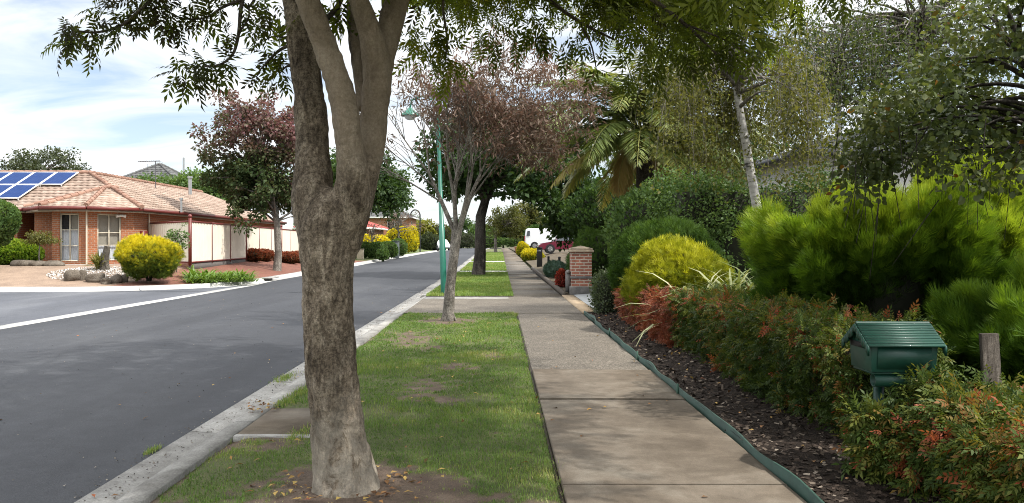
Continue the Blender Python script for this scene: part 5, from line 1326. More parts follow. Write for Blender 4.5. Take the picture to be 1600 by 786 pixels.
for (px, d, w, h_, lab) in ((672, 112, 1.7, 2.4, 'dark grey green shrub by the road bend'), (664, 118, 1.6, 1.9, 'dull green shrub left of the road bend shrub'), (700, 170, 3.2, 4.2, 'big dark shrub at the end of the road'), (720, 168, 3, 3.2, 'dark shrub behind the thin tree trunk'), (690, 150, 2.6, 4.5, 'yellowish tall shrub behind the lamp pole')):
    X_ = (px - 780) * d / 1250; z = lz(X_, d)
    shrub('shrub', lab, (X_, d, z + h_ * .45), (w, 1.2, h_ * .56), 1800, .3, M['leaf_olive' if px == 690 else 'leaf_eucalypt'], None, None, zmin=-.85, lump=.25)

for k, (x_, w, h_, lab) in enumerate(((-12, 5, 2.6, 'left part of the dark hedge across the road end'), (-3, 4.6, 3.0, 'middle part of the dark hedge across the road end'), (6, 5, 2.7, 'right part of the dark hedge across the road end'), (15, 5, 3.2, 'rightmost part of the dark hedge across the road end'))):
    shrub('hedge', lab, (x_, 183, H(183) + h_ * .45), (w, 1.2, h_ * .56), 2200, .4, M['leaf_mid'], None, None, zmin=-.9, lump=.12, group='hedge closing the road end', cat='hedge')
# right garden
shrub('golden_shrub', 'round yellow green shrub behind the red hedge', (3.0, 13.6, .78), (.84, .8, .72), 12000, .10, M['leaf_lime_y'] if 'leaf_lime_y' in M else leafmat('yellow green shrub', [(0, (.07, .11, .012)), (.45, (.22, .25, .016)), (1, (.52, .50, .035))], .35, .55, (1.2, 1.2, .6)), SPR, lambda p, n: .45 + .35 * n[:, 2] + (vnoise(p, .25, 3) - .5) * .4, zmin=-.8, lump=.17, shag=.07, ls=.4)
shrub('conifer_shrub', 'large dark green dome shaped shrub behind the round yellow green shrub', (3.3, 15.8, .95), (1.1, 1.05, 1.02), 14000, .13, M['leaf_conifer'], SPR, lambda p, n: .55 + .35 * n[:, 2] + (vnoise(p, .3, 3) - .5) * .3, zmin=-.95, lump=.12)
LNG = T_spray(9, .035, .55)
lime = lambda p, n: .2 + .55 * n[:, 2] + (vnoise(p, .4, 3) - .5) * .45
FEA = T_spray(11, .022, .5)
def lobed(name, label, c, rad, nl, lr, per, size, leafm, tint, seed, zmin=-.8, tip=.5):
    c, rad = np.asarray(c, float), np.asarray(rad, float)
    t = thing(name, label, 'shrub', (c[0], c[1], .1))
    cs, nr_ = ell_points(nl, c, rad * .86, .55, 1.0, zmin, .22, .5, seed)
    g = MB(); ball(g, c, rad, 0, seed, .2, 16, .58, -.9, .15, .5)
    for q in cs: p0 = c + (q - c) * .12; p0[2] = .05; g.tube(curve(p0, q, 6, .05, 0, .05), np.linspace(.022, .006, 6), 5)
    g.build('stem', M['twig_core'], t, True)
    g = MB()
    for q, nn_ in zip(cs, nr_):
        r = lr * rng.uniform(.65, 1.35); ax = unit(nn_ * .75 + np.array((0, 0, .65)) + rdir(1)[0] * .2)     # each plume leans out and up
        o = rdir(per) * (rng.random(per) ** .4)[:, None]
        s_ = (rng.random(per) ** .8)[:, None] * 1.5 - .35
        pos = q + (o * (.62 - .22 * s_) + ax * s_) * r
        d = unit(ax * .9 + o * .55 + rdir(per) * .28)
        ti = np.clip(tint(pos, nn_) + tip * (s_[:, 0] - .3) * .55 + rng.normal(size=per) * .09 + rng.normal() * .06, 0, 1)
        scatter(g, FEA, pos - d * size * .3, d, size * rng.uniform(.6, 1.35, per), ti, o * .8, .7)
    g.build('foliage', leafm, t); return t
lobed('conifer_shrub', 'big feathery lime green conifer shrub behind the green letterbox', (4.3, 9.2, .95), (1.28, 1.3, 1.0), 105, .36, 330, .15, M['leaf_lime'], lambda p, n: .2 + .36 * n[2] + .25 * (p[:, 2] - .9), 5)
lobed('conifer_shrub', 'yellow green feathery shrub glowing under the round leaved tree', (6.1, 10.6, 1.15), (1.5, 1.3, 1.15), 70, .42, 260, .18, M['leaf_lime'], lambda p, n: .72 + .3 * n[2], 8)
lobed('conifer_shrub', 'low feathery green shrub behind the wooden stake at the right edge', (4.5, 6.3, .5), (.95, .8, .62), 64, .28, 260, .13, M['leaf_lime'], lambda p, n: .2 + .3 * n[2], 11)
# tall hedge and its neighbours
def boxhedge(name, label, x0, x1, y0, y1, zb, zt, ncl, per, size, clr, leafm, tint=None, tpl=None, cat='hedge', corem='twig_core', group=None, lumpz=.12, wv=None, extra_fn=None):
    c = np.array(((x0 + x1) / 2, (y0 + y1) / 2, zb)); t = thing(name, label, cat, c, group)
    g = MB(); ns = max(3, int((x1 - x0 + y1 - y0) / .5))
    for k in range(int(ns * 1.5)):
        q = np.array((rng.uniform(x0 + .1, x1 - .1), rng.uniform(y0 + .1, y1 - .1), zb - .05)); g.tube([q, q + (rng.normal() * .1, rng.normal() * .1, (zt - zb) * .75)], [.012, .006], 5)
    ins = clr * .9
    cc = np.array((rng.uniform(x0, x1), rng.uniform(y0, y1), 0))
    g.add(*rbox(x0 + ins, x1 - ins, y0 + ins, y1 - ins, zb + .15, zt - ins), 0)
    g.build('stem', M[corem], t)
    u = rng.random((ncl * 3, 3)); cs = np.array((x0, y0, zb)) + u * np.array((x1 - x0, y1 - y0, zt - zb))
    dist = np.min(np.stack([cs[:, 0] - x0, x1 - cs[:, 0], cs[:, 1] - y0, y1 - cs[:, 1], zt - cs[:, 2]]), 0)
    cs = cs[dist < clr * 1.3][:ncl]
    cs[:, 2] += (vnoise(cs, .6, 4) - .5) * 2 * lumpz * smooth(zb, zt, cs[:, 2])
    if extra_fn: qx, qy = to_px(cs); cs = cs[~((qx < 1455) & (qy < 678))]
    if wv: cs[:, 0] += (vnoise(cs, .55, 7) - .5) * wv
    g = MB(); leaf_clumps(g, cs, clr, per, size, TQ if tpl is None else tpl, tint or (lambda p: .5 + (vnoise(p, .5, 2) - .5) * .6), .35, .15, 1.0)
    if extra_fn: extra_fn(g)
    g.build('foliage', leafm, t); return t
def rbox(x0, x1, y0, y1, z0, z1):
    return [(x0, y0, z0), (x1, y0, z0), (x1, y1, z0), (x0, y1, z0), (x0, y0, z1), (x1, y0, z1), (x1, y1, z1), (x0, y1, z1)], BOXF
boxhedge('hedge', 'tall dense mid green garden hedge in front of the palm', 4.0, 8.6, 18.6, 20.6, .2, 3.0, 520, 70, .085, .32, M['leaf_mid'], lumpz=.28, wv=.4)
boxhedge('hedge', 'lower hedge running on behind the birch trunk to the right', 8.2, 15, 17.2, 18.8, .2, 2.3, 320, 60, .09, .32, M['leaf_olive'], lumpz=.25, wv=.4)
shrub('shrub', 'tall loose green shrub between brick pillar and tall hedge', (4.35, 22.0, 1.55), (1.3, 1.1, 1.5), 13000, .11, M['leaf_mid'], None, None, zmin=-.95, lump=.26, shag=.25)
shrub('shrub', 'dark leafy shrub overhanging above the maroon car', (4.7, 33, 2.45), (1.9, 1.6, 1.5), 9000, .16, M['leaf_dark'], None, None, zmin=-.7, lump=.3, shag=.3)
shrub('shrub', 'fine leaved green shrub just behind the brick pillar', (3.3, 25.5, .95), (1.15, 1.0, 1.0), 8000, .10, M['leaf_conifer'], SPR, lambda p, n: .6 + .3 * n[:, 2], zmin=-.95, lump=.2)
shrub('shrub', 'blue green low shrub by the timber bed edge', (2.35, 33.5, .38), (.5, 1.6, .36), 3500, .10, leafmat('blue green leaf', [(0, (.03, .06, .04)), (1, (.10, .16, .12))], .25), SPR, None, zmin=-.9)
shrub('shrub', 'small red leaved shrub beside the brick pillar', (2.05, 26.3, .32), (.2, .3, .3), 900, .08, leafmat('red leaf', [(0, (.16, .02, .015)), (1, (.36, .06, .04))], .3), None, None, zmin=-.9)
shrub('shrub', 'silvery shrub with small white flowers at the driveway corner', (2.32, 16.9, .42), (.36, .34, .55), 3200, .055, leafmat('silver leaf', [(0, (.07, .10, .05)), (.7, (.16, .2, .12)), (.85, (.4, .42, .36)), (1, (.6, .62, .58))], .25), None, None, zmin=-.8, lump=.3, shag=.12)
for (x_, y_, r_, h_, lab) in ((2.45, 58, .85, .8, 'yellow green mounded shrub nearest the black post letterbox'), (2.3, 64, .55, .75, 'smaller yellow shrub behind the nearest yellow mound'), (2.2, 74, .6, 1.2, 'yellow green clipped shrub near the terracotta pot')):
    shrub('golden_shrub', lab, (x_, y_, float(RZf(x_, y_)) + h_ * .35), (r_, r_, h_ * .65), 2600, .14, M['leaf_yellow'], None, lambda p, n: .5 + .3 * n[:, 2], zmin=-.7, group='yellow shrubs along the far footpath')
shrub('conifer_shrub', 'upright dark green clipped conifer behind the white van', (3.9, 88, 1.8), (1.3, 1.2, 1.75), 3500, .2, M['leaf_conifer'], None, None, zmin=-.9, lump=.06)
NAN = T_pinnate(3, .2, .46, .9, .22, .05)
NAN = combine([(np.array(NAN[0]), NAN[1])])
def nan_over(mb):
    cs = np.array([(2.3 + rng.random() * .5, 4.88 + rng.random() * .2, .12 + .24 * rng.random()) for _ in range(36)])
    cs = np.vstack([cs, [(2.26 + rng.random() * .3, 4.9 + rng.random() * .16, .1 + .38 * rng.random()) for _ in range(22)]])
    leaf_clumps(mb, cs, .11, 34, .105, NAN, nan_t(.1), .35, .2)
def nan_t(k):
    return lambda p: np.clip(.26 + k + .35 * (vnoise(p, .45, 31) - .5) + .65 * smooth(.70, .9, vnoise(p, .14, 33)) + .14 * smooth(.45, .85, p[:, 2]) + (rng.random(len(p)) < .03) * .4, 0, 1)
M['stem_n'] = plain('pinkish brown canes', (.10, .065, .045), .9, var=.3)
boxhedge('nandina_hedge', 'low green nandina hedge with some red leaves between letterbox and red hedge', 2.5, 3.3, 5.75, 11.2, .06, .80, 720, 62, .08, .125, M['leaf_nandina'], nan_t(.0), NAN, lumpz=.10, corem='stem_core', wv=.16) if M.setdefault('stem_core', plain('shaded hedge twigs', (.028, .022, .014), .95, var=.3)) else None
boxhedge('nandina_hedge', 'rust red section of low hedge beside the round yellow green shrub', 2.35, 3.0, 11.0, 15.6, .06, .66, 460, 54, .085, .13, M['leaf_nandina_red'], lambda p: .5 + .7 * (vnoise(p, .3, 3) - .5), NAN, lumpz=.12, corem='stem_core', wv=.2)
boxhedge('nandina_hedge', 'nearest nandina hedge with green and coral red leaves under the letterbox', 2.42, 3.5, 3.0, 5.0, .05, .60, 520, 62, .085, .125, M['leaf_nandina'], nan_t(.10), NAN, lumpz=.12, corem='stem_core', wv=.22, extra_fn=nan_over)
clumpy('strap_leaf_plant', 'pale striped strap leaved plant between round shrub and lime conifer', [(3.6 + rng.normal() * .22, 11.9 + rng.normal() * .25) for _ in range(12)], 44, 1.36, M['leaf_silver'], lambda x, y: .12, (.2, 1.0), w=strap(.014))

# ---- palm ---------------------------------------------------------------
pc = np.array((4.5, 25.0, 4.8)); pb = np.array((4.8, 25.0, .25))
pm = thing('palm_tree', 'date palm with arching green fronds and dry lower fronds behind the hedge', 'palm', pb)
g = MB(); zs = np.linspace(0, 1, 16)
g.tube([pb + (pc - pb) * s for s in zs], .30 + .035 * np.sin(zs * 60) + .06 * smooth(.8, 1, zs), 14); g.build('trunk', M['bark_dark'], pm, True)
def frond(az, el0, L, tint):
    n = 16; s = np.linspace(0, 1, n); droopk = rng.uniform(.75, 1.15)
    ang = el0 - droopk * 1.35 * s ** 1.3 * (1.0 if el0 > .2 else .7)
    dl = L / (n - 1); u = np.array((math.cos(az), math.sin(az)))
    pts = [pc + np.array((u[0] * .15, u[1] * .15, .1))]
    for a in ang[:-1]: pts.append(pts[-1] + dl * np.array((u[0] * math.cos(a), u[1] * math.cos(a), math.sin(a))))
    pts = np.array(pts); g = MB(); g.tube(pts, np.linspace(.035, .006, n), 5, 0, .6)
    tg = unit(np.gradient(pts, axis=0)); side = unit(np.cross(tg, (0, 0, 1.)))
    m_ = 100; ss = np.linspace(.12, .99, m_); idx = ss * (n - 1)
    ip = lambda A: np.stack([np.interp(idx, np.arange(n), A[:, k]) for k in range(3)], 1)
    p, tt, sd_ = ip(pts), unit(ip(tg)), unit(ip(side))
    ln = .74 * np.sin(np.clip(ss * 1.05, 0, 1) * math.pi * .93 + .12) ** .6 * rng.uniform(.9, 1.1, m_)
    for sg in (-1, 1):
        d = unit(sd_ * sg * .8 + tt * .65 + np.array((0, 0, -.18)) + rng.normal(size=(m_, 3)) * .10)
        scatter(g, (np.array([(0, 0, 0), (.06, .3, .02), (0, 1, -.18), (-.06, .3, .02)]), np.array([(0, 1, 2, 3)])), p, d, ln, np.clip(tint + rng.normal(size=m_) * .07 + .15 * ss, 0, 1), np.array((0, 0, 1.)), .3)
    return g.build('frond', M['leaf_palm'], pm)
for k in range(62):
    az_ = k * 2.399963; q = (k + .5) / 62
    el_ = 1.35 - 1.65 * q
    frond(az_, el_, rng.uniform(3.7, 4.7) * (.85 if q > .85 else 1), .25 + .15 * rng.random() + .3 * smooth(.84, 1.0, q))
for k in range(4):
    az_ = k * 1.6 + .5; frond(az_, -.75, rng.uniform(2.0, 2.7), .85)

# ---- birches -----------------------------------------------------------
def birch(label, base, top, tr, strands, crown_c, rad, leafm, slen=(.7, 2.0), nl=46, per=26, lsz=.06, tint=.5):
    base, top = np.asarray(base, float), np.asarray(top, float); t = thing('birch_tree', label, 'tree', base, 'white barked birches in the right garden')
    g = MB(); tl = np.array([base - (0, 0, .1), base, base + (top - base) * .3 + (.04, 0, 0), base + (top - base) * .6 + (-.03, 0, 0), top])
    g.tube(tl, [tr * 1.3, tr * 1.15, tr, tr * .8, tr * .2], 12); g.build('trunk', M['birch'], t, True)
    g = MB(); gl = MB()
    cs = ell_points(nl, crown_c, rad, .3, 1, -.5, .25, .8, int(base[0] * 9))[0]
    limbs(g, tl[1:], cs, tr, (.56, 1.0), up=.18, n=8)
    for _ in range(strands):
        c = cs[rng.integers(len(cs))] + rng.normal(size=3) * .3; L = rng.uniform(*slen); n = 8
        cpx = VX + F * c[0] / c[1]
        if abs(tr - .1) < .001 and 1105 < cpx < 1215 and c[1] < 17.1: continue
        s = np.linspace(0, 1, n)[:, None]; drift = rng.normal(size=3) * .18; drift[2] = 0
        pts = c + drift * np.sqrt(s) * L + np.array((0, 0, -1.)) * s ** 1.3 * L
        g.tube(pts, np.linspace(.006, .002, n), 3, caps=False)
        k = int(per * L); q = rng.random(k) ** .8 * (n - 1)
        lp_ = np.stack([np.interp(q, np.arange(n), pts[:, a]) for a in range(3)], 1) + rng.normal(size=(k, 3)) * np.array((.13, .13, .06))
        scatter(gl, TQ, lp_, unit(rdir(k) + (0, 0, -.8)), lsz * rng.uniform(.7, 1.3, k), np.clip(tint + rng.normal(size=k) * .2, 0, 1))
    g.build('branch', M['bark_pale'], t)
    gl.build('crown', leafm, t); return t
M['leaf_birch'] = leafmat('birch leaf', [(0, (.03, .045, .018)), (.5, (.065, .09, .03)), (1, (.15, .17, .05))], .35)
bb = P(1201, 372, 17.0); tt_ = P(1128, -40, 17.0)
birch('white trunked birch leaning left with weeping yellow olive leaves behind the hedge', (bb[0], 17.0, .2), tt_, .10, 560, (4.75, 16.4, 5.0), (1.65, 1.8, 1.4), M['leaf_olive'], (.7, 2.1), 60, 36, .075, .7)
birch('slender birch with thin white trunk left of the dark round leaved tree', (8.55, 20.4, .3), (8.75, 20.4, 7.6), .075, 520, (8.3, 20.2, 5.3), (2.2, 1.9, 2.2), M['leaf_birch'], (.25, 1.1), 90, 30, .085, .4)
birch('tall birch behind the dark round leaved tree at upper right', (11.3, 22, .3), (11.7, 22, 9.5), .12, 620, (11.2, 21.6, 6.4), (3.3, 2.5, 2.8), M['leaf_birch'], (.25, 1.1), 120, 28, .095, .4)

# ---- dark round leaved tree on the right ---------------------------------
rb = np.array((5.3, 6.7, .12))
rt = thing('round_leaf_tree', 'dark tree with dull round leaves and hanging bare twigs at the right edge', 'tree', rb)
tl = np.array([rb - (0, 0, .1), rb, (5.25, 6.75, .9), (5.1, 6.8, 1.7), (4.8, 7.0, 2.6), (4.5, 7.1, 3.6)])
g = MB(); g.tube(tl, [.13, .10, .08, .07, .05, .02], 10)
cs = np.vstack([ell_points(210, (4.6, 7.0, 2.95), (1.75, 1.3, 1.6), .3, 1, -.75, .28, .8, 9)[0], ell_points(26, (3.3, 7.3, 2.35), (.5, .5, .6), .2, 1, -.9, .3, .8, 3)[0]])
px, py = to_px(cs); ok = py < np.interp(px, [1200, 1290, 1330, 1380, 1450, 1520, 1800], [150, 245, 290, 305, 285, 300, 330])
ok &= px > np.interp(py, [-600, -60, 60, 120, 200, 300], [1620, 1570, 1470, 1400, 1345, 1320])
cs = cs[ok]
limbs(g, tl[1:], cs[::3], .09, (.5, 1.0), n=8, up=.22, rk=.26)
for _ in range(150):
    c = cs[rng.integers(len(cs))] + rng.normal(size=3) * .15
    if c[2] > 2.6: continue
    L = rng.uniform(.25, .8); s = np.linspace(0, 1, 6)[:, None]; pts = c + rng.normal(size=3) * .12 * s + np.array((0, 0, -L)) * s
    g.tube(pts, np.linspace(.005, .0025, 6), 4)
g.build('trunk', M['bark_dark'], rt, True)
g = MB(); leaf_clumps(g, cs, .26, 84, .058, TR, lambda p: .45 + (vnoise(p, .5, 6) - .5) * .7 + (rng.random(len(p)) < .015) * .5, .3, .35)
g.build('crown', M['leaf_round'], rt)
# ------------------------------------------------------------ letterbox
M['letter_green'] = plain('dark green enamel', (.005, .048, .030), .5, var=.3, scale=4, coat=.1)
lb0 = np.array((2.62, 5.2, .06))
lb = thing('letterbox', 'dark green house shaped letterbox with newspaper tube on a post in the hedge gap', 'letterbox', lb0)
yaw = R_(-1); ux = np.array((math.cos(yaw), math.sin(yaw), 0)); uy = np.array((-ux[1], ux[0], 0)); uz = np.array((0, 0, 1.))
cL = np.array((2.555, 5.2, 0))             # centre of the box body
hw, hd, zb_, zt_ = .21, .165, .685, .865
def LP(x, y, z): return np.array((cL[0], cL[1], 0)) + ux * x + uy * y + uz * z
g = MB()
bo = .92       # body tapers down
v = [LP(-hw * .96, -hd * bo, zb_), LP(hw * .96, -hd * bo, zb_), LP(hw * .96, hd * bo, zb_), LP(-hw * .96, hd * bo, zb_), LP(-hw, -hd, zt_), LP(hw, -hd, zt_), LP(hw, hd, zt_), LP(-hw, hd, zt_)]
g.add(v, BOXF)
zr_ = .972
for sx in (-1, 1):
    x0 = sx * hw
    g.add([LP(x0, -hd, zt_), LP(x0, hd, zt_), LP(x0, 0, zr_ - .02)], [(0, 1, 2)])
bevel(g.build('body', M['letter_green'], lb), .004, 2)
g = MB()
ov, eh, th_ = .235, .195, .010
for sy in (-1, 1):
    e0 = LP(-ov, sy * eh, zt_ - .018); e1 = LP(ov, sy * eh, zt_ - .018); r0 = LP(-ov + .0, sy * .004, zr_); r1 = LP(ov - .0, sy * .004, zr_)
    nrm = unit(np.cross(e1 - e0, r0 - e0)); nrm = nrm if nrm[2] > 0 else -nrm
    g.obox(e0, e1 - e0, r0 - e0, nrm * th_)
    for k in range(9):
        f0 = k / 9; a = e0 + (r0 - e0) * f0; g.obox(a + nrm * th_, e1 - e0, (r0 - e0) * (1 / 9 * .78), nrm * .003)
g.tube([LP(-ov, 0, zr_ + .008), LP(ov, 0, zr_ + .008)], .012, 8)
roof_ = g.build('roof', M['letter_green'], lb)
# scalloped barge boards on the gable ends
for sx in (-1, 1):
    g = MB()
    for sy in (-1, 1):
        for k in range(6):
            f0, f1 = k / 6, (k + 1) / 6
            y0, y1 = sy * (eh + .004) * f0, sy * (eh + .004) * f1
            z0, z1 = zr_ + .006 - (zr_ - zt_ + .018) * f0, zr_ + .006 - (zr_ - zt_ + .018) * f1
            dp = .045 + (.014 if k % 2 else 0)
            a = LP(sx * ov, y0, z0 - dp); g.obox(a, LP(sx * ov, y1, z1 - dp) - a, ux * (.012 * sx), uz * dp)
    g.build('barge_board', M['letter_green'], roof_)
g = MB(); g.obox(LP(-hw - .004, -.13, zt_ - .04), ux * .006, uy * .26, uz * .035); g.build('slot', M['dark'], lb)
g = MB(); g.obox(LP(-hw * .8, -hd * .985, zb_ + .025), ux * hw * 1.6, uy * -.004, uz * .14); g.build('door_panel', M['letter_green'], lb)
g = MB(); g.obox(LP(-.19, -.14, zb_ - .016), ux * .38, uy * .28, uz * .015); g.build('base_plate', M['letter_green'], lb)
g = MB()
n = 20; th = np.linspace(0, 2 * math.pi, n, endpoint=False); ro, ri = .042, .037
ring = lambda x, r: [LP(x, -.10 + r * math.cos(a), zb_ - .058 + r * math.sin(a)) for a in th]
v = np.array(ring(-.17, ro) + ring(.2, ro) + ring(-.17, ri) + ring(.2, ri)); i = np.arange(n); j = (i + 1) % n
g.add(v, np.vstack([np.c_[i, j, n + j, n + i], np.c_[2 * n + j, 2 * n + i, 3 * n + i, 3 * n + j], np.c_[j, i, 2 * n + i, 2 * n + j], np.c_[n + i, n + j, 3 * n + j, 3 * n + i]]))
g.build('newspaper_tube', M['letter_green'], lb, True)
g = MB(); pb_ = LP(-.08, .02, 0); g.box((pb_[0], pb_[1], .33), (.05, .05, .66), 0, yaw); g.build('post', M['letter_green'], lb)

# wooden stake
p = P(1560, 560, 5.0)
st = thing('wooden_stake', 'weathered grey wooden stake leaning behind the nearest hedge', 'stake', (p[0], p[1], .05))
g = MB(); lean = np.array((-.03, .05, 1.0)); w_ = .058
g.obox((p[0] - w_, p[1] - .015, .0), (2 * w_, .01, 0), (0, .035, 0), lean * .93)
bevel(g.build('plank', barkmat('weathered timber', (.05, .042, .035), (.11, .095, .08), (.17, .15, .13), 30, (1, 1, .08), .7, .006), st), .004)

# ------------------------------------------------------------ brick pillar
bp0 = np.array((2.36, 23.2, .1)); pw = .29
bp = thing('brick_pillar', 'red brick gate pillar with sandstone cap at the driveway edge', 'pillar', bp0)
M['brick_mix'] = brickmat('mottled red brick', (.34, .13, .085), (.22, .085, .06), (.42, .36, .29), .24, .086, .014)
g = MB()
def sq(w, z0, z1):
    c = [(bp0[0] - w, bp0[1] - w), (bp0[0] + w, bp0[1] - w), (bp0[0] + w, bp0[1] + w), (bp0[0] - w, bp0[1] + w)]
    for i in range(4): wallquad(g, c[i], c[(i + 1) % 4], z0, z1, u0=i * .53)
sq(pw, .25, 1.24); g.build('shaft', M['brick_mix'], bp)
M['sandstone'] = nmat('sandstone', [(.3, (.26, .2, .14)), (.7, (.42, .34, .25))], 5, 60, .35, .9)
M['bluestone'] = nmat('grey stone', [(.3, (.10, .095, .09)), (.7, (.2, .19, .18))], 5, 60, .35, .9)
g = MB(); g.box((bp0[0], bp0[1], 1.27), (pw * 2.35, pw * 2.35, .06)); g.box((bp0[0], bp0[1], 1.325), (pw * 2.2, pw * 2.2, .05))
w = pw * 1.1; b_ = [(bp0[0] + sx * w, bp0[1] + sy * w, 1.351) for sx, sy in ((-1, -1), (1, -1), (1, 1), (-1, 1))]; g.add(b_ + [(bp0[0], bp0[1], 1.43)], [(0, 1, 4), (1, 2, 4), (2, 3, 4), (3, 0, 4)])
bevel(g.build('cap', M['sandstone'], bp), .012)
g = MB(); g.box((bp0[0], bp0[1], .52), (pw * 2.14, pw * 2.14, .07)); bevel(g.build('band', M['bluestone'], bp), .008)
g = MB(); g.box((bp0[0], bp0[1], .13), (pw * 2.3, pw * 2.3, .26)); bevel(g.build('plinth', M['bluestone'], bp), .02)
g = MB(); g.box((bp0[0] - .36, bp0[1] + .1, .38), (.12, .3, .6)); ball(g, (bp0[0] - .36, bp0[1] + .05, .66), (.07, .16, .07), lump=.1, n=8); g.build('buttress', M['bluestone'], bp)

# black post letterbox and bollards in the far bed
q = np.array((2.27, 45.0, .2)); t = thing('letterbox', 'tall black post letterbox beside the footpath near the maroon car', 'letterbox', q)
M['black'] = plain('black powder coat', (.01, .01, .011), .45)
g = MB(); g.box(q + (0, 0, .5), (.3, .3, 1.1)); bevel(g.build('body', M['black'], t), .01)
g = MB(); g.box(q + (0, 0, 1.065), (.34, .34, .03)); g.build('lid', M['black'], t)
g = MB(); g.box(q + (-.03, -.152, .86), (.2, .012, .03)); g.build('slot', M['galv'], t)
for (px, py, d, lab) in ((857, 420, 38, 'short black post at left among the blue green shrubs'), (874, 420, 34, 'short black post at right among the blue green shrubs')):
    x_ = (px - 780) * d / 1250; z = float(RZf(x_, d)); t = thing('bollard', lab, 'bollard', (x_, d, z), 'short black posts in the garden bed')
    g = MB(); g.tube([(x_, d, z - .1), (x_, d, z + .72)], .055, 10); g.build('post', M['black'], t, True)
    g = MB(); g.tube([(x_, d, z + .72), (x_, d, z + .75), (x_, d, z + .77)], [.065, .065, .02], 10); g.build('cap', M['black'], t, True)
q = np.array((1.98, 80.0, float(RZf(1.98, 80)))); g = MB()
g.tube([q, q + (0, 0, .1), q + (0, 0, .62), q + (0, 0, .7), q + (0, 0, .7)], [.3, .34, .46, .5, .42], 14)
tag(g.build('planter_pot', plain('terracotta', (.34, .15, .07), .8), loc=q, smooth_=False), 'terracotta planter pot at the far end of the footpath', 'pot')
for (px, py, d, w, h_, colr, lab) in ((563, 402, 61, .5, .75, (.42, .36, .26), 'small cream meter pillar at the foot of the dark hedge'), (619, 394, 68, .5, 1.35, (.13, .15, .15), 'grey metal utility box before the yellow hedge')):
    x_ = (px - 780) * d / 1250; z = lz(x_, d); t = thing('utility_box', lab, 'utility box', (x_, d, z))
    mm = plain('cabinet paint', colr, .5); g = MB(); g.box((x_, d, z + h_ * .5 - .05), (w, .35, h_ + .1)); bevel(g.build('cabinet', mm, t), .015)
    g = MB(); g.box((x_, d, z + h_ + .025), (w + .06, .41, .05)); g.build('lid', mm, t)

# orange flag seen over the hedge
# ------------------------------------------------------------ cars
M['tyre'] = plain('tyre rubber', (.012, .012, .013), .8); M['rim'] = plain('alloy rim', (.4, .4, .41), .3, .8)
M['car_glass'] = plain('tinted car glass', (.015, .02, .025), .06, spec=.9, var=0)
M['lamp_red'] = plain('red lamp lens', (.35, .015, .015), .2); M['lamp_clear'] = plain('clear lamp lens', (.6, .62, .62), .1)
def car(name, label, cat, loc, rz, prof, wid, paint, wins, wheels, wr=.32, belt=.85, tuck=.14, lights=()):
    """prof: side outline [(x,z)] nose at +x; wins: side glass polygons; built from a rounded cross-section."""
    t = thing(name, label, cat, (0, 0, 0)); ORIG[t.name] = np.zeros(3)
    prof = np.array(prof, float); n = len(prof); hw = wid / 2
    def side(z): return hw - tuck * smooth(belt, prof[:, 1].max(), z) ** 1.2 - .05 * smooth(.45, .2, z)
    g = MB(); ys = [-1, -.93, 0, .93, 1]
    rows = []
    c = prof.mean(0)
    for k in ys:
        sc = 1.0 if abs(k) < .95 else .965
        pr = c + (prof - c) * sc
        rows.append(np.c_[pr[:, 0], side(pr[:, 1]) * k, pr[:, 1]])
    v = np.vstack(rows); i = np.arange(n); j = (i + 1) % n
    f = np.vstack([np.c_[r * n + i, r * n + j, (r + 1) * n + j, (r + 1) * n + i] for r in range(4)])
    g.add(v, f)
    g.add(rows[0], [list(range(n))]); g.add(rows[-1], [list(range(n))[::-1]])
    body = g.build('body', paint, t, False)
    for wn in wins:
        wn = np.array(wn, float)
        for sg in (-1, 1):
            y_ = np.array([hw - tuck * float(smooth(belt, prof[:, 1].max(), z)) ** 1.2 + .006 for z in wn[:, 1]]) * sg
            g = MB(); ids = list(range(len(wn))); g.add(np.c_[wn[:, 0], y_, wn[:, 1]], [ids if sg < 0 else ids[::-1]])
            g.build('window', M['car_glass'], t)
    for x in wheels:
        for sg in (-1, 1):
            g = MB(); y1 = (hw + .012) * sg; y0 = y1 - .2 * sg
            g.tube([(x, y0, wr), (x, y0 + .02 * sg, wr), (x, y1 - .03 * sg, wr), (x, y1, wr)], [wr * .9, wr, wr, wr * .92], 24); w = g.build('wheel', M['tyre'], t, False)
            g = MB(); g.tube([(x, y1 - .01 * sg, wr), (x, y1 + .006 * sg, wr)], [wr * .64, wr * .6], 20)
            for k in range(5):
                a = k * 2 * math.pi / 5; g.tube([(x + .05 * math.cos(a), y1 + .012 * sg, wr + .05 * math.sin(a)), (x + wr * .6 * math.cos(a), y1 + .012 * sg, wr + wr * .6 * math.sin(a))], .025, 5)
            g.build('rim', M['rim'], w)
            g = MB(); th = np.linspace(0, 2 * math.pi, 24, endpoint=False)
            g.add([(x + wr * 1.14 * math.cos(a), (hw + .004) * sg, wr + wr * 1.14 * math.sin(a)) for a in th], [list(range(24)) if sg < 0 else list(range(24))[::-1]]); g.build('wheel_arch', M['tyre'], t)
    for (x, y, z, dx, dy, dz, mm, nm) in lights:
        for sg in (-1, 1): g = MB(); g.box((x, y * sg, z), (dx, dy, dz)); bevel(g.build(nm, mm, t), .02)
    t.location = loc; t.rotation_euler = (0, 0, rz); return t
sedan = [(-2.2, .3), (2.15, .28), (2.25, .45), (2.22, .62), (2.05, .74), (1.15, .9), (.45, 1.32), (.1, 1.42), (-.6, 1.43), (-1.2, 1.34), (-1.75, .98), (-2.2, .92), (-2.28, .7), (-2.26, .45)]
sw = [[(.98, .94), (.42, 1.29), (.1, 1.36), (-.25, 1.37), (-.25, .93)], [(-.32, .93), (-.32, 1.37), (-.7, 1.36), (-1.15, 1.27), (-1.5, .96)]]
cx_ = 2.95 + 2.3
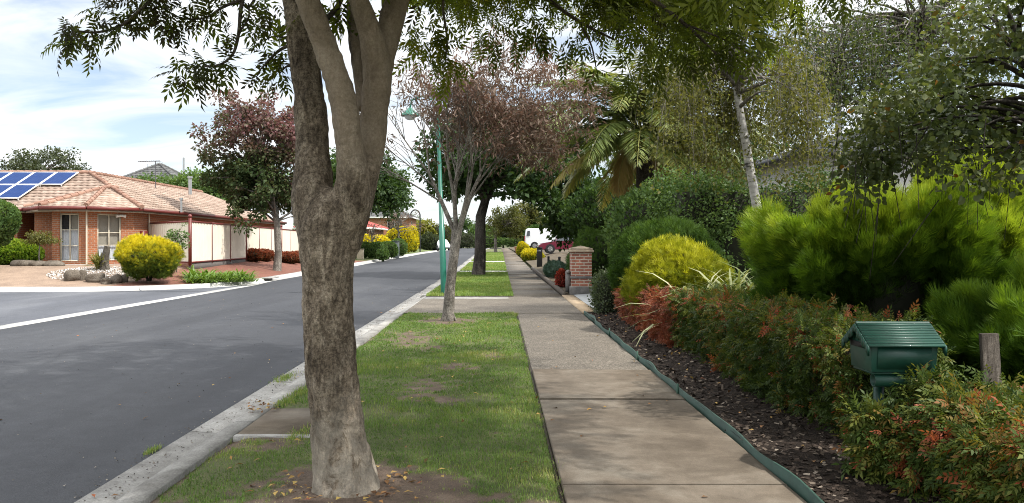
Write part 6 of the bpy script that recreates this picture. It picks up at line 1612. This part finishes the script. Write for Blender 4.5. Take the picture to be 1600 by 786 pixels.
car('parked_car', 'maroon sedan parked across the driveway before the white van', 'car', (cx_, 62, float(RZf(cx_, 62)) + .0), math.pi, sedan, 1.78, plain('maroon car paint', (.13, .012, .03), .25, var=.02, coat=.8), sw, (1.35, -1.35), .32, .9, .2,
    ((2.16, .62, .62, .16, .4, .13, M['lamp_clear'], 'headlight'), (-2.24, .62, .75, .1, .36, .14, M['lamp_red'], 'tail_light')))
van = [(-2.5, .32), (2.45, .32), (2.55, .6), (2.5, .85), (2.2, 1.05), (1.65, 1.2), (1.0, 1.85), (.6, 2.0), (-2.2, 2.05), (-2.42, 1.95), (-2.52, 1.2), (-2.55, .5)]
vw = [[(1.55, 1.22), (.98, 1.78), (.55, 1.8), (.55, 1.2)], [(-2.05, 1.3), (-2.05, 1.8), (-2.3, 1.78), (-2.38, 1.3)]]
cx_ = 2.45 + 2.6
car('parked_van', 'white delivery van parked beyond the maroon car', 'van', (cx_, 79, float(RZf(cx_, 79)) + .05), 0, van, 1.9, plain('white van paint', (.72, .73, .74), .3, var=.02, coat=.5), vw, (1.55, -1.6), .34, 1.2, .12,
    ((2.44, .68, .78, .16, .36, .22, M['lamp_clear'], 'headlight'), (-2.53, .82, 1.05, .06, .14, .5, M['lamp_red'], 'tail_light')))
hatch = [(-1.85, .3), (1.9, .28), (2.0, .5), (1.95, .7), (1.1, .95), (.5, 1.42), (.1, 1.5), (-1.2, 1.5), (-1.75, 1.05), (-1.95, .9), (-1.95, .5)]
hw_ = [[(1.0, .98), (.48, 1.37), (.1, 1.43), (-.3, 1.43), (-.3, .98)], [(-.38, .98), (-.38, 1.43), (-1.1, 1.42), (-1.5, 1.0)]]
d = 112; cx_ = (690 - 780) * d / 1250
car('parked_car', 'small white car parked far down the left side beside the lamp pole', 'car', (cx_, d, lz(cx_, d) + .02), R_(-75), hatch, 1.7, plain('white car paint', (.7, .71, .72), .3, var=.02, coat=.5), hw_, (1.2, -1.2), .3, .95, .18,
    ((1.9, .6, .66, .12, .36, .14, M['lamp_clear'], 'headlight'), (-1.9, .66, .9, .1, .2, .25, M['lamp_red'], 'tail_light')))
